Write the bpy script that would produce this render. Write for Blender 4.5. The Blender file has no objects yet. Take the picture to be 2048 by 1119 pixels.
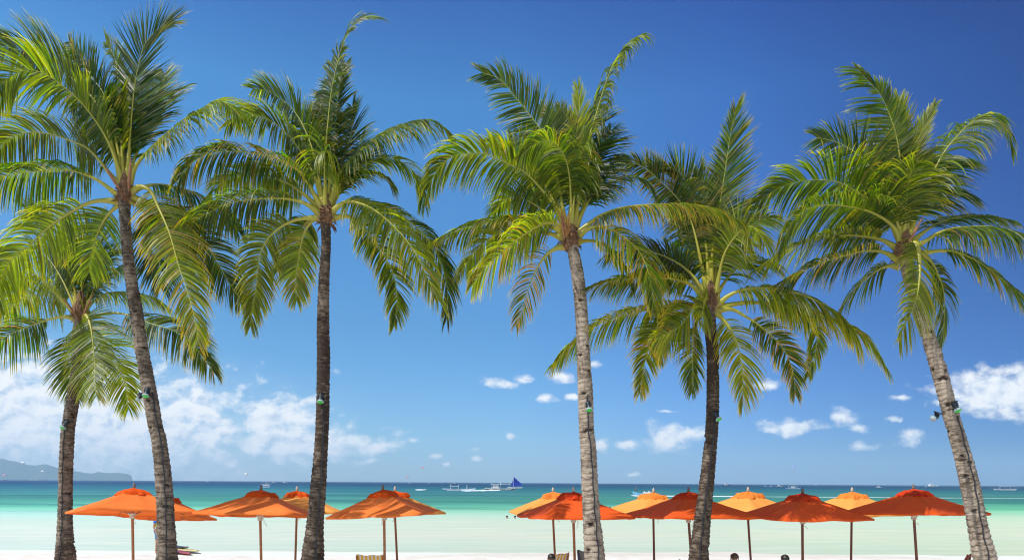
import bpy, bmesh, math, random
import numpy as np
from mathutils import Vector, Matrix, noise

# ---------------------------------------------------------------- camera, light, exposure
S = bpy.context.scene
C = S.collection
H = 2.87                      # eye height, metres
F = 1500.0                    # focal length in pixels of a 2048 px wide picture
ROLL = math.atan(0.006)
HX, HY = 1024.0, 964.0        # where the optical axis meets the picture
cam_d = bpy.data.cameras.new("camera")
cam = bpy.data.objects.new("camera", cam_d); C.objects.link(cam)
cam.location = (0, 0, H)
cam.rotation_euler = (math.radians(90), -ROLL, 0)
cam_d.sensor_width = 36.0
cam_d.lens = 36.0 * F / 2048.0
cam_d.shift_y = (HY - 559.5) / 2048.0
cam_d.clip_start = 0.1
cam_d.clip_end = 40000.0
S.camera = cam
S.view_settings.view_transform = 'Standard'
S.view_settings.look = 'None'
S.view_settings.exposure = 0.0
S.view_settings.gamma = 1.0
S.view_settings.use_curve_mapping = False
S.cycles.max_bounces = 8
S.cycles.transparent_max_bounces = 8
S.cycles.volume_bounces = 1
S.cycles.filter_width = 1.15
S.cycles.sample_clamp_indirect = 6.0

SUN_EL = math.radians(56)
SUN_AZ = math.atan2(-0.62, -0.36)       # compass angle of the sun: x = sin, y = cos
to_sun = Vector((math.cos(SUN_EL) * math.sin(SUN_AZ), math.cos(SUN_EL) * math.cos(SUN_AZ), math.sin(SUN_EL)))
sun_d = bpy.data.lights.new("sun", 'SUN')
sun_d.energy = 4.9
sun_d.angle = math.radians(0.5)
sun_d.color = (1.0, 0.95, 0.87)
sun = bpy.data.objects.new("sun", sun_d); C.objects.link(sun)
sun.rotation_euler = to_sun.to_track_quat('Z', 'Y').to_euler()
sun.location = (-20, -20, 40)

world = bpy.data.worlds.new("World"); S.world = world
world.use_nodes = True
WT = world.node_tree; WT.nodes.clear()


class NT:
    """tiny node-tree writer"""
    def __init__(s, tree): s.t = tree
    def n(s, kind, **kw):
        nd = s.t.nodes.new(kind)
        for k, v in kw.items():
            if k == 'i':
                for kk, vv in v.items():
                    if hasattr(vv, 'is_output') or isinstance(vv, bpy.types.NodeSocket): s.t.links.new(vv, nd.inputs[kk])
                    else: nd.inputs[kk].default_value = vv
            else: setattr(nd, k, v)
        return nd
    def m(s, op, a, b=None, c=None, clamp=False):
        nd = s.t.nodes.new('ShaderNodeMath'); nd.operation = op; nd.use_clamp = clamp
        for k, v in enumerate((a, b, c)):
            if v is None: continue
            if isinstance(v, bpy.types.NodeSocket): s.t.links.new(v, nd.inputs[k])
            else: nd.inputs[k].default_value = v
        return nd.outputs[0]
    def v(s, op, a, b=None, c=None):
        nd = s.t.nodes.new('ShaderNodeVectorMath'); nd.operation = op
        for k, v in enumerate((a, b, c)):
            if v is None: continue
            if isinstance(v, bpy.types.NodeSocket): s.t.links.new(v, nd.inputs[k])
            else: nd.inputs[k].default_value = v
        return nd
    def noise(s, vec, scale, detail=4, rough=0.5, dist=0.0, dim='3D'):
        nd = s.n('ShaderNodeTexNoise', noise_dimensions=dim)
        if vec is not None: s.t.links.new(vec, nd.inputs['Vector'])
        nd.inputs['Scale'].default_value = scale; nd.inputs['Detail'].default_value = detail
        nd.inputs['Roughness'].default_value = rough; nd.inputs['Distortion'].default_value = dist
        return nd.outputs['Fac']
    def ramp(s, fac, stops, interp='LINEAR'):
        nd = s.n('ShaderNodeValToRGB'); s.t.links.new(fac, nd.inputs[0])
        r = nd.color_ramp; r.interpolation = interp
        while len(r.elements) > 1: r.elements.remove(r.elements[-1])
        r.elements[0].position = stops[0][0]; r.elements[0].color = col4(stops[0][1])
        for p, c in stops[1:]:
            e = r.elements.new(p); e.color = col4(c)
        return nd.outputs[0]
    def mix(s, fac, a, b, mode='MIX'):
        nd = s.n('ShaderNodeMix', data_type='RGBA', blend_type=mode)
        for k, v in ((0, fac), (6, a), (7, b)):
            if isinstance(v, bpy.types.NodeSocket): s.t.links.new(v, nd.inputs[k])
            else: nd.inputs[k].default_value = v if k == 0 else col4(v)
        return nd.outputs[2]
    def rng(s, v, a, b, c=0.0, d=1.0, smooth=True):
        nd = s.n('ShaderNodeMapRange', interpolation_type='SMOOTHSTEP' if smooth else 'LINEAR')
        s.t.links.new(v, nd.inputs[0])
        for k, x in enumerate((a, b, c, d)): nd.inputs[k + 1].default_value = x
        return nd.outputs[0]


def col4(c):
    if isinstance(c, (int, float)): return (c, c, c, 1)
    return tuple(c) if len(c) == 4 else (*c, 1.0)


def build_world():
    W = NT(WT)
    sky = W.n('ShaderNodeTexSky', sky_type='NISHITA')
    sky.sun_disc = False
    sky.sun_elevation = SUN_EL
    sky.sun_rotation = SUN_AZ
    sky.altitude = 0; sky.air_density = 1.0; sky.dust_density = 0.25; sky.ozone_density = 3.0
    skyc = W.n('ShaderNodeHueSaturation', i={'Saturation': 1.18, 'Value': 1.0, 'Color': sky.outputs[0]}).outputs[0]
    tc = W.n('ShaderNodeTexCoord')
    sep = W.n('ShaderNodeSeparateXYZ', i={0: tc.outputs['Generated']})
    # clear polarised air: deeper blue overhead and away from the sun
    gel = W.ramp(sep.outputs[2], [(0.0, (.50, .80, 1.22)), (.2, (.55, .95, 1.20)), (.36, (.70, 1.20, 1.46)), (.45, (.76, 1.36, 1.58)), (.54, (.48, .86, 1.34)), (.8, (.75, .95, 1.2))])
    gaz = W.ramp(W.m('MULTIPLY_ADD', sep.outputs[0], .5, .5), [(.0, (1.35, 1.2, 1.08)), (.36, (1.08, 1.04, 1.0)), (.5, (.97, .98, 1.0)), (.62, (.64, .75, .96)), (.78, (.14, .36, .62)), (1.0, (.45, .5, .75))])
    skyc = W.mix(1.0, skyc, gel, 'MULTIPLY')
    gxz = W.m('MULTIPLY', W.m('MULTIPLY', sep.outputs[0], sep.outputs[2]), 4.0, clamp=True)
    skyc = W.mix(1.0, skyc, W.ramp(gxz, [(0, 1.0), (.45, (.92, .85, .9)), (1, (.32, .44, .66))]), 'MULTIPLY')
    skyc = W.mix(W.rng(sep.outputs[1], -.1, .3), skyc, W.mix(1.0, skyc, gaz, 'MULTIPLY'))
    bg = W.n('ShaderNodeBackground', i={'Color': skyc, 'Strength': 0.11})
    # clouds, laid out by compass direction and height above the horizon
    x, y, z = sep.outputs
    yy = W.m('MAXIMUM', y, 0.02)
    u = W.m('MULTIPLY_ADD', W.m('DIVIDE', x, yy), 15.0, 10.24)
    v = W.m('MULTIPLY_ADD', W.m('DIVIDE', z, yy), -15.0, 9.64)
    uv = W.n('ShaderNodeCombineXYZ', i={0: u, 1: v}).outputs[0]
    front = W.m('GREATER_THAN', y, 0.05)
    # (cx, cy, rx, ry, softness offset) in hundredths
    big = [(0.3, 8.25, 3.6, 1.0, -.3), (3.7, 8.2, .8, .42, -.2), (5.5, 8.35, 1.0, .38, -.15), (6.0, 8.9, 1.7, .36, -.1), (2.2, 8.7, 3.4, .7, -.2),
           (7.45, 8.98, .75, .22, .25), (20.0, 7.78, 1.0, .36, -.45), (18.75, 8.0, .22, .12, .25), (13.3, 8.74, .55, .30, -.02), (13.85, 8.6, .4, .16, .0), (12.55, 8.85, .35, .14, .3),
           (12.0, 8.85, .2, .22, .1), (15.85, 8.5, .62, .18, .02), (15.5, 8.55, .35, .1, .2), (16.9, 8.3, .34, .28, .2), (17.2, 8.5, .3, .12, .3), (18.15, 8.66, .32, .2, .08),
           (15.3, 7.68, .36, .14, .1), (6.68, 7.43, .18, .14, .2), (10.05, 7.68, .42, .12, .1), (10.4, 7.58, .25, .13, .1), (10.9, 7.95, .25, .12, .1), (11.35, 7.92, .18, .09, .3), (11.2, 7.52, .34, .16, .25), (11.9, 7.32, .3, .1, .2),
           (8.3, 8.83, .22, .07, .2), (7.4, 9.22, .28, .09, .3), (8.75, 9.13, .2, .08, .3), (9.4, 9.0, .16, .07, .2), (9.45, 9.17, .16, .08, .25), (8.95, 9.28, .14, .08, .35),
           (10.25, 8.75, .13, .1, .3), (18.0, 7.9, .35, .1, .35), (17.3, 8.85, .45, .14, .4), (17.9, 8.33, .35, .08, .4), (12.7, 9.45, .15, .08, .35), (6.8, 8.35, .2, .08, .3),
           (0.9, 6.9, .3, .12, .35), (13.4, 8.2, .3, .06, .45), (20.7, 7.72, .8, .42, -.4)]
    lo = None
    wob = W.n('ShaderNodeTexNoise', noise_dimensions='3D', i={'Vector': uv, 'Scale': 1.1, 'Detail': 5.0, 'Roughness': 0.55})
    wv = W.v('MULTIPLY', W.v('SUBTRACT', wob.outputs['Color'], (.5, .5, .5)).outputs[0], (.5, .28, 0)).outputs[0]
    uvw = W.v('ADD', uv, wv).outputs[0]
    for cx, cy, rx, ry, so in big:
        d = W.v('MULTIPLY_ADD', uvw, (1 / rx, 1 / ry, 0), (-cx / rx, -cy / ry, 0)).outputs[0]
        ln = W.v('LENGTH', d).outputs['Value']
        if so: ln = W.m('ADD', ln, so)
        lo = ln if lo is None else W.m('SMOOTH_MIN', lo, ln, 0.12)
    st = W.v('MULTIPLY', uvw, (1.0, 1.45, 1.0)).outputs[0]
    f1 = W.noise(st, 2.2, 8, 0.56)
    up = W.v('ADD', st, (-0.10, -0.16, 0)).outputs[0]
    f2 = W.noise(up, 2.2, 5, 0.55)
    dens = W.m('ADD', W.m('SUBTRACT', 1.0, lo), W.m('MULTIPLY', W.m('SUBTRACT', f1, 0.5), 2.5))
    alpha = W.rng(dens, -0.22, 0.80)
    alpha = W.m('MULTIPLY', alpha, 0.97)
    # thin veil low on the left
    veil_d = W.v('LENGTH', W.v('MULTIPLY_ADD', uvw, (1 / 9.5, 1 / 2.7, 0), (1.2 / 9.5, -9.0 / 2.7, 0)).outputs[0]).outputs['Value']
    veil = W.m('MULTIPLY', W.rng(veil_d, 1.0, 0.2), W.m('MULTIPLY_ADD', f1, 1.1, 0.12), clamp=True)
    alpha = W.m('MAXIMUM', alpha, veil)
    alpha = W.m('MULTIPLY', alpha, front)
    # sunlit where the cloud thins towards the sun, greyer where it thickens
    lit = W.m('MULTIPLY_ADD', W.m('SUBTRACT', f1, f2), 2.8, 0.60, clamp=True)
    thick = W.rng(dens, 0.5, 1.6)
    lit = W.m('SUBTRACT', lit, W.m('MULTIPLY', thick, 0.10), clamp=True)
    ccol = W.ramp(lit, [(0.0, (.58, .68, .82)), (0.4, (.80, .86, .93)), (0.75, (.98, .99, 1.0))])
    cb = W.n('ShaderNodeBackground', i={'Color': ccol, 'Strength': 1.08})
    mx = W.n('ShaderNodeMixShader', i={0: alpha, 1: bg.outputs[0], 2: cb.outputs[0]})
    # unseen bright clouds added behind the viewer as fill light for shaded sides
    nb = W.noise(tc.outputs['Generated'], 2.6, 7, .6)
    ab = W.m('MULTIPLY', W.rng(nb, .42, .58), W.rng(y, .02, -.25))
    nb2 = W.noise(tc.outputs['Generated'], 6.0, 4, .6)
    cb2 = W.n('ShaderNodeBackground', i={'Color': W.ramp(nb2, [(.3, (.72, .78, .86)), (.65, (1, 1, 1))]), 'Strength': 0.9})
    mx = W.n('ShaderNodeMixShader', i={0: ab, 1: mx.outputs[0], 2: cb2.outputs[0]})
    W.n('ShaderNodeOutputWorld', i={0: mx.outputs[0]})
build_world()
world.cycles.sampling_method = 'MANUAL'
world.cycles.sample_map_resolution = 512

RNG = random.Random(7)


# ---------------------------------------------------------------- helpers
def P(px, py, Y):
    """world point at depth Y seen at photo pixel (px, py)"""
    a, b = px - HX, HY - py
    ca, sa = math.cos(ROLL), math.sin(ROLL)
    a2 = a * ca - b * sa; b2 = a * sa + b * ca
    return Vector((a2 / F * Y, Y, H + b2 / F * Y))


def mesh_obj(name, verts, faces, mat, parent=None, smooth=False, uvs=None, cols=None, loc=None):
    me = bpy.data.meshes.new(name)
    me.from_pydata([tuple(v) for v in verts], [], faces)
    if smooth:
        me.polygons.foreach_set('use_smooth', [True] * len(me.polygons))
    if uvs is not None:
        ul = me.uv_layers.new(name='UVMap')
        li = np.zeros(len(me.loops), dtype=np.int32); me.loops.foreach_get('vertex_index', li)
        ul.data.foreach_set('uv', np.asarray(uvs, dtype=np.float32)[li].ravel())
    if cols is not None:
        ca = me.color_attributes.new('Col', 'FLOAT_COLOR', 'POINT')
        ca.data.foreach_set('color', np.asarray(cols, dtype=np.float32).ravel())
    me.update()
    if mat: me.materials.append(mat)
    o = bpy.data.objects.new(name, me); C.objects.link(o)
    if parent is not None:
        o.parent = parent
        if parent.type == 'EMPTY' or True:
            o.matrix_parent_inverse = Matrix.Identity(4)
    if loc is not None: o.location = loc
    return o


def tag(o, label=None, cat=None, group=None, kind=None):
    if label: o['label'] = label
    if cat: o['category'] = cat
    if group: o['group'] = group
    if kind: o['kind'] = kind
    return o


def empty(name, loc=(0, 0, 0), rz=0.0):
    o = bpy.data.objects.new(name, None); C.objects.link(o)
    o.location = loc; o.rotation_euler = (0, 0, rz); o.empty_display_size = 0.3
    return o


def children(o): return [c for c in bpy.data.objects if c.parent == o]


def copy_tree(o, parent=None):
    c = o.copy(); C.objects.link(c)
    if parent is not None: c.parent = parent
    for ch in children(o): copy_tree(ch, c)
    return c


class MB:
    """collects shapes into one mesh"""
    def __init__(s): s.v = []; s.f = []
    def add(s, v, f):
        n = len(s.v); s.v += [Vector(p) for p in v]; s.f += [tuple(i + n for i in q) for q in f]; return s
    def box(s, c, d, rot=None, taper=1.0):
        c = Vector(c); hx, hy, hz = d[0] / 2, d[1] / 2, d[2] / 2
        vs = [Vector((sx * hx * (taper if sz > 0 else 1), sy * hy * (taper if sz > 0 else 1), sz * hz)) for sz in (-1, 1) for sy in (-1, 1) for sx in (-1, 1)]
        if rot is not None: vs = [rot @ p for p in vs]
        return s.add([p + c for p in vs], [(0, 2, 3, 1), (4, 5, 7, 6), (0, 1, 5, 4), (2, 6, 7, 3), (0, 4, 6, 2), (1, 3, 7, 5)])
    def tube(s, pts, rad, k=8, cap=True):
        pts = [Vector(p) for p in pts]; n = len(pts)
        if not hasattr(rad, '__len__'): rad = [rad] * n
        base = len(s.v); ref = None
        for i, p in enumerate(pts):
            t = (pts[min(i + 1, n - 1)] - pts[max(i - 1, 0)])
            t = t.normalized() if t.length > 1e-9 else Vector((0, 0, 1))
            if ref is None: ref = Vector((1, 0, 0)) if abs(t.x) < .8 else Vector((0, 1, 0))
            ref = (ref - t * ref.dot(t)).normalized(); b = t.cross(ref)
            for j in range(k):
                a = 2 * math.pi * j / k
                s.v.append(p + (ref * math.cos(a) + b * math.sin(a)) * rad[i])
        for i in range(n - 1):
            for j in range(k):
                a, b2 = base + i * k + j, base + i * k + (j + 1) % k
                s.f.append((a, b2, b2 + k, a + k))
        if cap:
            s.f.append(tuple(base + j for j in reversed(range(k))))
            s.f.append(tuple(base + (n - 1) * k + j for j in range(k)))
        return s
    def lathe(s, prof, k=16, c=(0, 0, 0)):
        c = Vector(c); base = len(s.v)
        for r, z in prof:
            for j in range(k):
                a = 2 * math.pi * j / k
                s.v.append(c + Vector((r * math.cos(a), r * math.sin(a), z)))
        for i in range(len(prof) - 1):
            for j in range(k):
                a, b = base + i * k + j, base + i * k + (j + 1) % k
                s.f.append((a, b, b + k, a + k))
        s.f.append(tuple(base + j for j in reversed(range(k))))
        s.f.append(tuple(base + (len(prof) - 1) * k + j for j in range(k)))
        return s
    def build(s, name, mat, parent=None, smooth=False, loc=None):
        return mesh_obj(name, s.v, s.f, mat, parent, smooth, loc=loc)


def material(name):
    m = bpy.data.materials.new(name); m.use_nodes = True
    m.node_tree.nodes.clear()
    T = NT(m.node_tree)
    return m, T


def simple_mat(name, c, rough=0.6, metal=0.0, var=0.12, scale=6.0, bump=0.0, trans=0.0):
    m, T = material(name)
    tc = T.n('ShaderNodeTexCoord')
    nz = T.noise(tc.outputs['Object'], scale, 5, 0.6)
    c = col4(c)
    dark = tuple(v * (1 - var) for v in c[:3]); lite = tuple(min(1, v * (1 + var)) for v in c[:3])
    cc = T.ramp(nz, [(0.3, dark), (0.7, lite)])
    b = T.n('ShaderNodeBsdfPrincipled', i={'Base Color': cc, 'Roughness': rough, 'Metallic': metal})
    if bump:
        bp = T.n('ShaderNodeBump', i={'Height': nz, 'Strength': bump, 'Distance': 0.02})
        T.t.links.new(bp.outputs[0], b.inputs['Normal'])
    out = b.outputs[0]
    if trans:
        tr = T.n('ShaderNodeBsdfTranslucent', i={'Color': cc})
        out = T.n('ShaderNodeMixShader', i={0: trans, 1: b.outputs[0], 2: tr.outputs[0]}).outputs[0]
    T.n('ShaderNodeOutputMaterial', i={0: out})
    return m


# ---------------------------------------------------------------- setting: sand, sea, air, island
SEA_Z = -0.12


def make_sand():
    xs = np.concatenate([[-9400, -2000, -400, -120], np.linspace(-60, 60, 161), [120, 400, 2000, 9400]])
    ys = np.concatenate([[-290, -60, -20], np.linspace(-8, 44, 105), [60, 120, 400, 2000, 9500]])
    V = []
    for y in ys:
        for x in xs:
            z = 0.0
            if y > 22:
                z = -0.13 * ((y - 22) / 9.2) - 0.02 * max(0, y - 36) * (1 if y < 400 else 0)
                if y >= 60: z = -1.2 if y < 130 else -2.2
            n = noise.noise(Vector((x * .35, y * .35, 0))) * .035 + noise.noise(Vector((x * 1.7, y * 1.7, 3))) * .012
            if y > 24: n *= .35
            if abs(x) < 70 and -10 < y < 60: z += n
            z += (0.012 * math.sin(x * .21) + 0.02 * math.sin(x * .083 + 1)) if 26 < y < 44 and abs(x) < 70 else 0
            V.append((x, y, z))
    nx = len(xs); Fc = []
    for j in range(len(ys) - 1):
        for i in range(nx - 1):
            a = j * nx + i; Fc.append((a, a + 1, a + nx + 1, a + nx))
    m, T = material('sand')
    g = T.n('ShaderNodeNewGeometry')
    n1 = T.noise(g.outputs['Position'], 1.2, 6, .65); n2 = T.noise(g.outputs['Position'], 40, 3, .6)
    c = T.ramp(n1, [(.25, (.58, .52, .43)), (.5, (.71, .67, .60)), (.75, (.78, .75, .70))])
    n3 = T.noise(T.v('MULTIPLY', g.outputs['Position'], (1.6, 1.0, 1)).outputs[0], 5.5, 5, .7)
    c = T.mix(T.rng(n2, .58, .75, 0, .35), c, (.34, .29, .22))
    c = T.mix(T.rng(n3, .64, .70, 0, .75), c, (.22, .16, .09))
    wet = T.rng(T.n('ShaderNodeSeparateXYZ', i={0: g.outputs['Position']}).outputs[1], 29.6, 30.8)
    c = T.mix(T.m('MULTIPLY', wet, .4), c, (.50, .46, .38))
    bp = T.n('ShaderNodeBump', i={'Height': T.m('ADD', n1, T.m('MULTIPLY', n2, .2)), 'Strength': .6, 'Distance': .05})
    b = T.n('ShaderNodeBsdfPrincipled', i={'Base Color': c, 'Roughness': .9, 'Normal': bp.outputs[0]})
    T.n('ShaderNodeOutputMaterial', i={0: b.outputs[0]})
    tag(mesh_obj('sand_beach', V, Fc, m, smooth=True), kind='structure')


def make_sea():
    # one sheet, denser towards the beach, with low swell
    d = [29.0]
    while d[-1] < 9450: d.append(d[-1] * 1.012 + 0.12)
    ys = d + [9500]
    V = []; nx = 180
    for y in ys:
        w = min(9400, 40 + y * 1.0)
        for i in range(nx + 1):
            x = -w + 2 * w * i / nx
            z = SEA_Z
            a = 0.0
            if 40 < y < 400: a = .02 * min(1, (y - 40) / 60)
            z += a * noise.noise(Vector((x * .05, y * .3, 0)))
            V.append((x, y, z))
    Fc = []
    for j in range(len(ys) - 1):
        for i in range(nx):
            a = j * (nx + 1) + i; Fc.append((a, a + 1, a + nx + 2, a + nx + 1))
    m, T = material('sea_water')
    g = T.n('ShaderNodeNewGeometry')
    sp = T.n('ShaderNodeSeparateXYZ', i={0: g.outputs['Position']})
    X, Y = sp.outputs[0], sp.outputs[1]
    # long streaks: scale grows with distance so near and far ripples both read
    low = T.noise(T.v('MULTIPLY', g.outputs['Position'], (.016, .05, 0)).outputs[0], 1.0, 10, .70)
    stk = T.noise(T.v('MULTIPLY', g.outputs['Position'], (.14, 1.4, 0)).outputs[0], 1.0, 7, .66)
    mid = T.noise(T.v('MULTIPLY', g.outputs['Position'], (.10, .55, 0)).outputs[0], 1.0, 6, .62)
    fine = T.noise(T.v('MULTIPLY', g.outputs['Position'], (.8, 3.0, 0)).outputs[0], 1.0, 4, .6)
    # depth of water follows distance from the beach (log scale)
    lg = T.m('LOGARITHM', T.m('MAXIMUM', T.m('ADD', Y, T.m('MULTIPLY', X, -.11)), 20), 10)
    dd = T.m('ADD', lg, T.m('MULTIPLY', T.m('SUBTRACT', low, .5), .045))
    dd = T.m('ADD', dd, T.m('MULTIPLY', T.m('SUBTRACT', mid, .5), .05))
    k = T.m('DIVIDE', T.m('SUBTRACT', dd, 1.45), 2.55)    # 28 m -> 0, 10 km -> 1
    q = lambda dist: (math.log10(dist) - 1.45) / 2.55
    c = T.ramp(k, [(0.0, (0.4648, 0.498, 0.3818)), (q(32.2), (0.4482, 0.5063, 0.3818)), (q(35.5), (0.4814, 0.5478, 0.4233)), (q(42), (0.5395, 0.5644, 0.4399)), (q(55), (0.498, 0.5727, 0.4316)),
                   (q(67.6), (0.3984, 0.5727, 0.4399)), (q(77), (0.2739, 0.5395, 0.3818)), (q(86), (0.1494, 0.4648, 0.2822)), (q(97), (0.0996, 0.3652, 0.2407)), (q(123.5), (0.05395, 0.2241, 0.166)),
                   (q(210), (0.04316, 0.1784, 0.1826)), (q(390), (.013, .098, .15)), (q(620), (.008, .048, .11)), (q(850), (.006, .030, .10)), (1.0, (0.00996, 0.03735, 0.0996))])
    side = T.rng(T.m('DIVIDE', X, Y), -.62, .62, smooth=False)
    c = T.mix(1.0, c, T.ramp(side, [(0, (1.05, 1.14, 1.30)), (.45, (1, 1, 1)), (1, (.97, 1.03, .92))]), 'MULTIPLY')
    patch = T.rng(mid, .42, .66)
    near = T.rng(lg, 1.86, 1.74)
    c = T.mix(T.m('MULTIPLY', T.m('MULTIPLY', patch, near), .35), c, (.60, .60, .47))
    c = T.mix(T.m('MULTIPLY', T.m('MULTIPLY', T.rng(stk, .48, .66), near), .55), c, (.38, .50, .43))
    c = T.mix(T.m('MULTIPLY', T.m('MULTIPLY', T.rng(stk, .46, .34), near), .6), c, (.66, .66, .56))
    c = T.mix(T.m('MULTIPLY', T.m('MULTIPLY', T.rng(low, .40, .62), near), .35), c, (.44, .57, .48))
    far = T.rng(lg, 1.8, 2.0)
    c = T.mix(T.m('MULTIPLY', T.m('MULTIPLY', T.rng(low, .52, .38), far), .6), c, (.02, .11, .15))
    c = T.mix(T.m('MULTIPLY', T.m('MULTIPLY', T.rng(low, .54, .68), far), .6), c, (.10, .30, .30))
    wh = T.noise(T.v('MULTIPLY', g.outputs['Position'], (.12, .9, 0)).outputs[0], 1.0, 6, .7)
    foam = T.m('MULTIPLY', T.rng(wh, .70, .76), T.m('MULTIPLY', T.rng(lg, 1.58, 1.66), T.rng(lg, 2.3, 2.0)))
    c = T.mix(T.m('MULTIPLY', foam, .6), c, (.85, .88, .86))
    # broken foam at the very edge
    ed = T.noise(T.v('MULTIPLY', g.outputs['Position'], (.25, .8, 0)).outputs[0], 1.0, 5, .6)
    eY = T.m('ADD', Y, T.m('MULTIPLY', T.m('SUBTRACT', ed, .5), 2.6))
    ef = T.rng(eY, 32.3, 31.4)
    c = T.mix(T.m('MULTIPLY', ef, .85), c, (.72, .72, .66))
    bh = T.m('ADD', T.m('MULTIPLY', mid, .6), T.m('MULTIPLY', fine, .25))
    bp = T.n('ShaderNodeBump', i={'Height': bh, 'Strength': .5, 'Distance': .12})
    df = T.n('ShaderNodeBsdfDiffuse', i={'Color': c, 'Normal': bp.outputs[0]})
    gl = T.n('ShaderNodeBsdfGlossy', i={'Color': (.9, .95, 1, 1), 'Roughness': .22, 'Normal': bp.outputs[0]})
    mx = T.n('ShaderNodeMixShader', i={0: .065, 1: df.outputs[0], 2: gl.outputs[0]})
    T.n('ShaderNodeOutputMaterial', i={0: mx.outputs[0]})
    tag(mesh_obj('sea', V, Fc, m, smooth=True), kind='structure')


def make_island():
    out = [(-260, 900), (-160, 893), (-60, 900), (0, 916), (30, 922), (60, 929), (72, 930), (92, 927), (118, 936), (150, 941), (172, 945), (184, 946), (195, 942.5), (206, 944), (225, 944.8),
           (240, 944.6), (252, 946.5), (262, 949.5), (264, 954), (265, 958.8)]
    D = 8000.0
    xs = np.linspace(-260, 265, 220)
    V = []; nr = 14
    for px in xs:
        py = np.interp(px, [p[0] for p in out], [p[1] for p in out])
        crest = P(px, py, D)
        hgt = max(0.5, crest.z - SEA_Z) * (1 + .035 * noise.noise(Vector((px * .08, 1, 0))) + .02 * noise.noise(Vector((px * .4, 2, 0))))
        for r in range(nr + 1):
            t = r / nr * 2 - 1
            prof = max(0, 1 - abs(t) ** 1.5)
            y = D + t * 900
            rid = 1 + .25 * noise.noise(Vector((px * .05, t * 3, 5))) * (1 - prof)
            V.append((crest.x * y / D, y, SEA_Z - 1 + (hgt + 1) * prof * (rid if 0 < r < nr else 1)))
    Fc = []
    for i in range(len(xs) - 1):
        for r in range(nr):
            a = i * (nr + 1) + r; Fc.append((a, a + 1, a + nr + 2, a + nr + 1))
    last = (len(xs) - 1) * (nr + 1)
    Fc.append(tuple(last + r for r in range(nr + 1)))
    m, T = material('island_forest')
    g = T.n('ShaderNodeNewGeometry')
    n1 = T.noise(g.outputs['Position'], .006, 7, .65)
    c = T.ramp(n1, [(.3, (.03, .06, .025)), (.6, (.06, .10, .04)), (.75, (.16, .15, .10))])
    b = T.n('ShaderNodeBsdfDiffuse', i={'Color': c})
    T.n('ShaderNodeOutputMaterial', i={0: b.outputs[0]})
    tag(mesh_obj('island_hills', V, Fc, m, smooth=True), kind='structure')


def make_haze():
    mb = MB().box((0, 4600, 148), (19200, 10000, 304))
    m, T = material('haze')
    b = T.n('ShaderNodeVolumePrincipled', i={'Color': (.58, .82, 1.0, 1), 'Density': HAZE, 'Anisotropy': 0.0})
    T.n('ShaderNodeOutputMaterial', i={1: b.outputs[0]})
    tag(mb.build('haze', m), kind='stuff')


HAZE = 1.2e-4
make_sand(); make_sea(); make_island(); make_haze()


# ---------------------------------------------------------------- coconut palms
def leaf_material():
    m, T = material('palm_leaf')
    at = T.n('ShaderNodeAttribute', attribute_name='Col')
    g = T.n('ShaderNodeNewGeometry')
    nz = T.noise(g.outputs['Position'], 9, 3, .6)
    c = T.mix(T.m('MULTIPLY', nz, .25), at.outputs['Color'], (.05, .07, .01), 'MIX')
    b = T.n('ShaderNodeBsdfPrincipled', i={'Base Color': c, 'Roughness': .45, 'IOR': 1.5, 'Specular IOR Level': .4})
    tcol = T.mix(.5, at.outputs['Color'], (1.0, .95, .25), 'MULTIPLY')
    tcol = T.n('ShaderNodeHueSaturation', i={'Saturation': 1.3, 'Value': 8.6, 'Color': tcol}).outputs[0]
    tr = T.n('ShaderNodeBsdfTranslucent', i={'Color': tcol})
    mx = T.n('ShaderNodeMixShader', i={0: .36, 1: b.outputs[0], 2: tr.outputs[0]})
    T.n('ShaderNodeOutputMaterial', i={0: mx.outputs[0]})
    return m


def rib_material():
    m, T = material('palm_rib')
    at = T.n('ShaderNodeAttribute', attribute_name='Col')
    b = T.n('ShaderNodeBsdfPrincipled', i={'Base Color': at.outputs['Color'], 'Roughness': .42})
    T.n('ShaderNodeOutputMaterial', i={0: b.outputs[0]})
    return m


LEAF = leaf_material(); RIB = rib_material()
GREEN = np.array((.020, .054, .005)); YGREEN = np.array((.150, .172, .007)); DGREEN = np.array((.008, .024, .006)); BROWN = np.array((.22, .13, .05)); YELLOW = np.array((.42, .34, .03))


def catmull(pts, n):
    pts = [np.array(p, float) for p in pts]
    pts = [2 * pts[0] - pts[1]] + pts + [2 * pts[-1] - pts[-2]]
    out = []
    for i in range(1, len(pts) - 2):
        p0, p1, p2, p3 = pts[i - 1:i + 3]
        for k in range(12):
            t = k / 12
            out.append(.5 * ((2 * p1) + (-p0 + p2) * t + (2 * p0 - 5 * p1 + 4 * p2 - p3) * t * t + (-p0 + 3 * p1 - 3 * p2 + p3) * t ** 3))
    out.append(pts[-2])
    out = np.array(out)
    s = np.concatenate([[0], np.cumsum(np.linalg.norm(np.diff(out, axis=0), axis=1))])
    q = np.linspace(0, s[-1], n)
    return np.stack([np.interp(q, s, out[:, k]) for k in range(out.shape[1])], 1), s[-1]


def unit(v): return v / (np.linalg.norm(v) + 1e-12)


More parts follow.
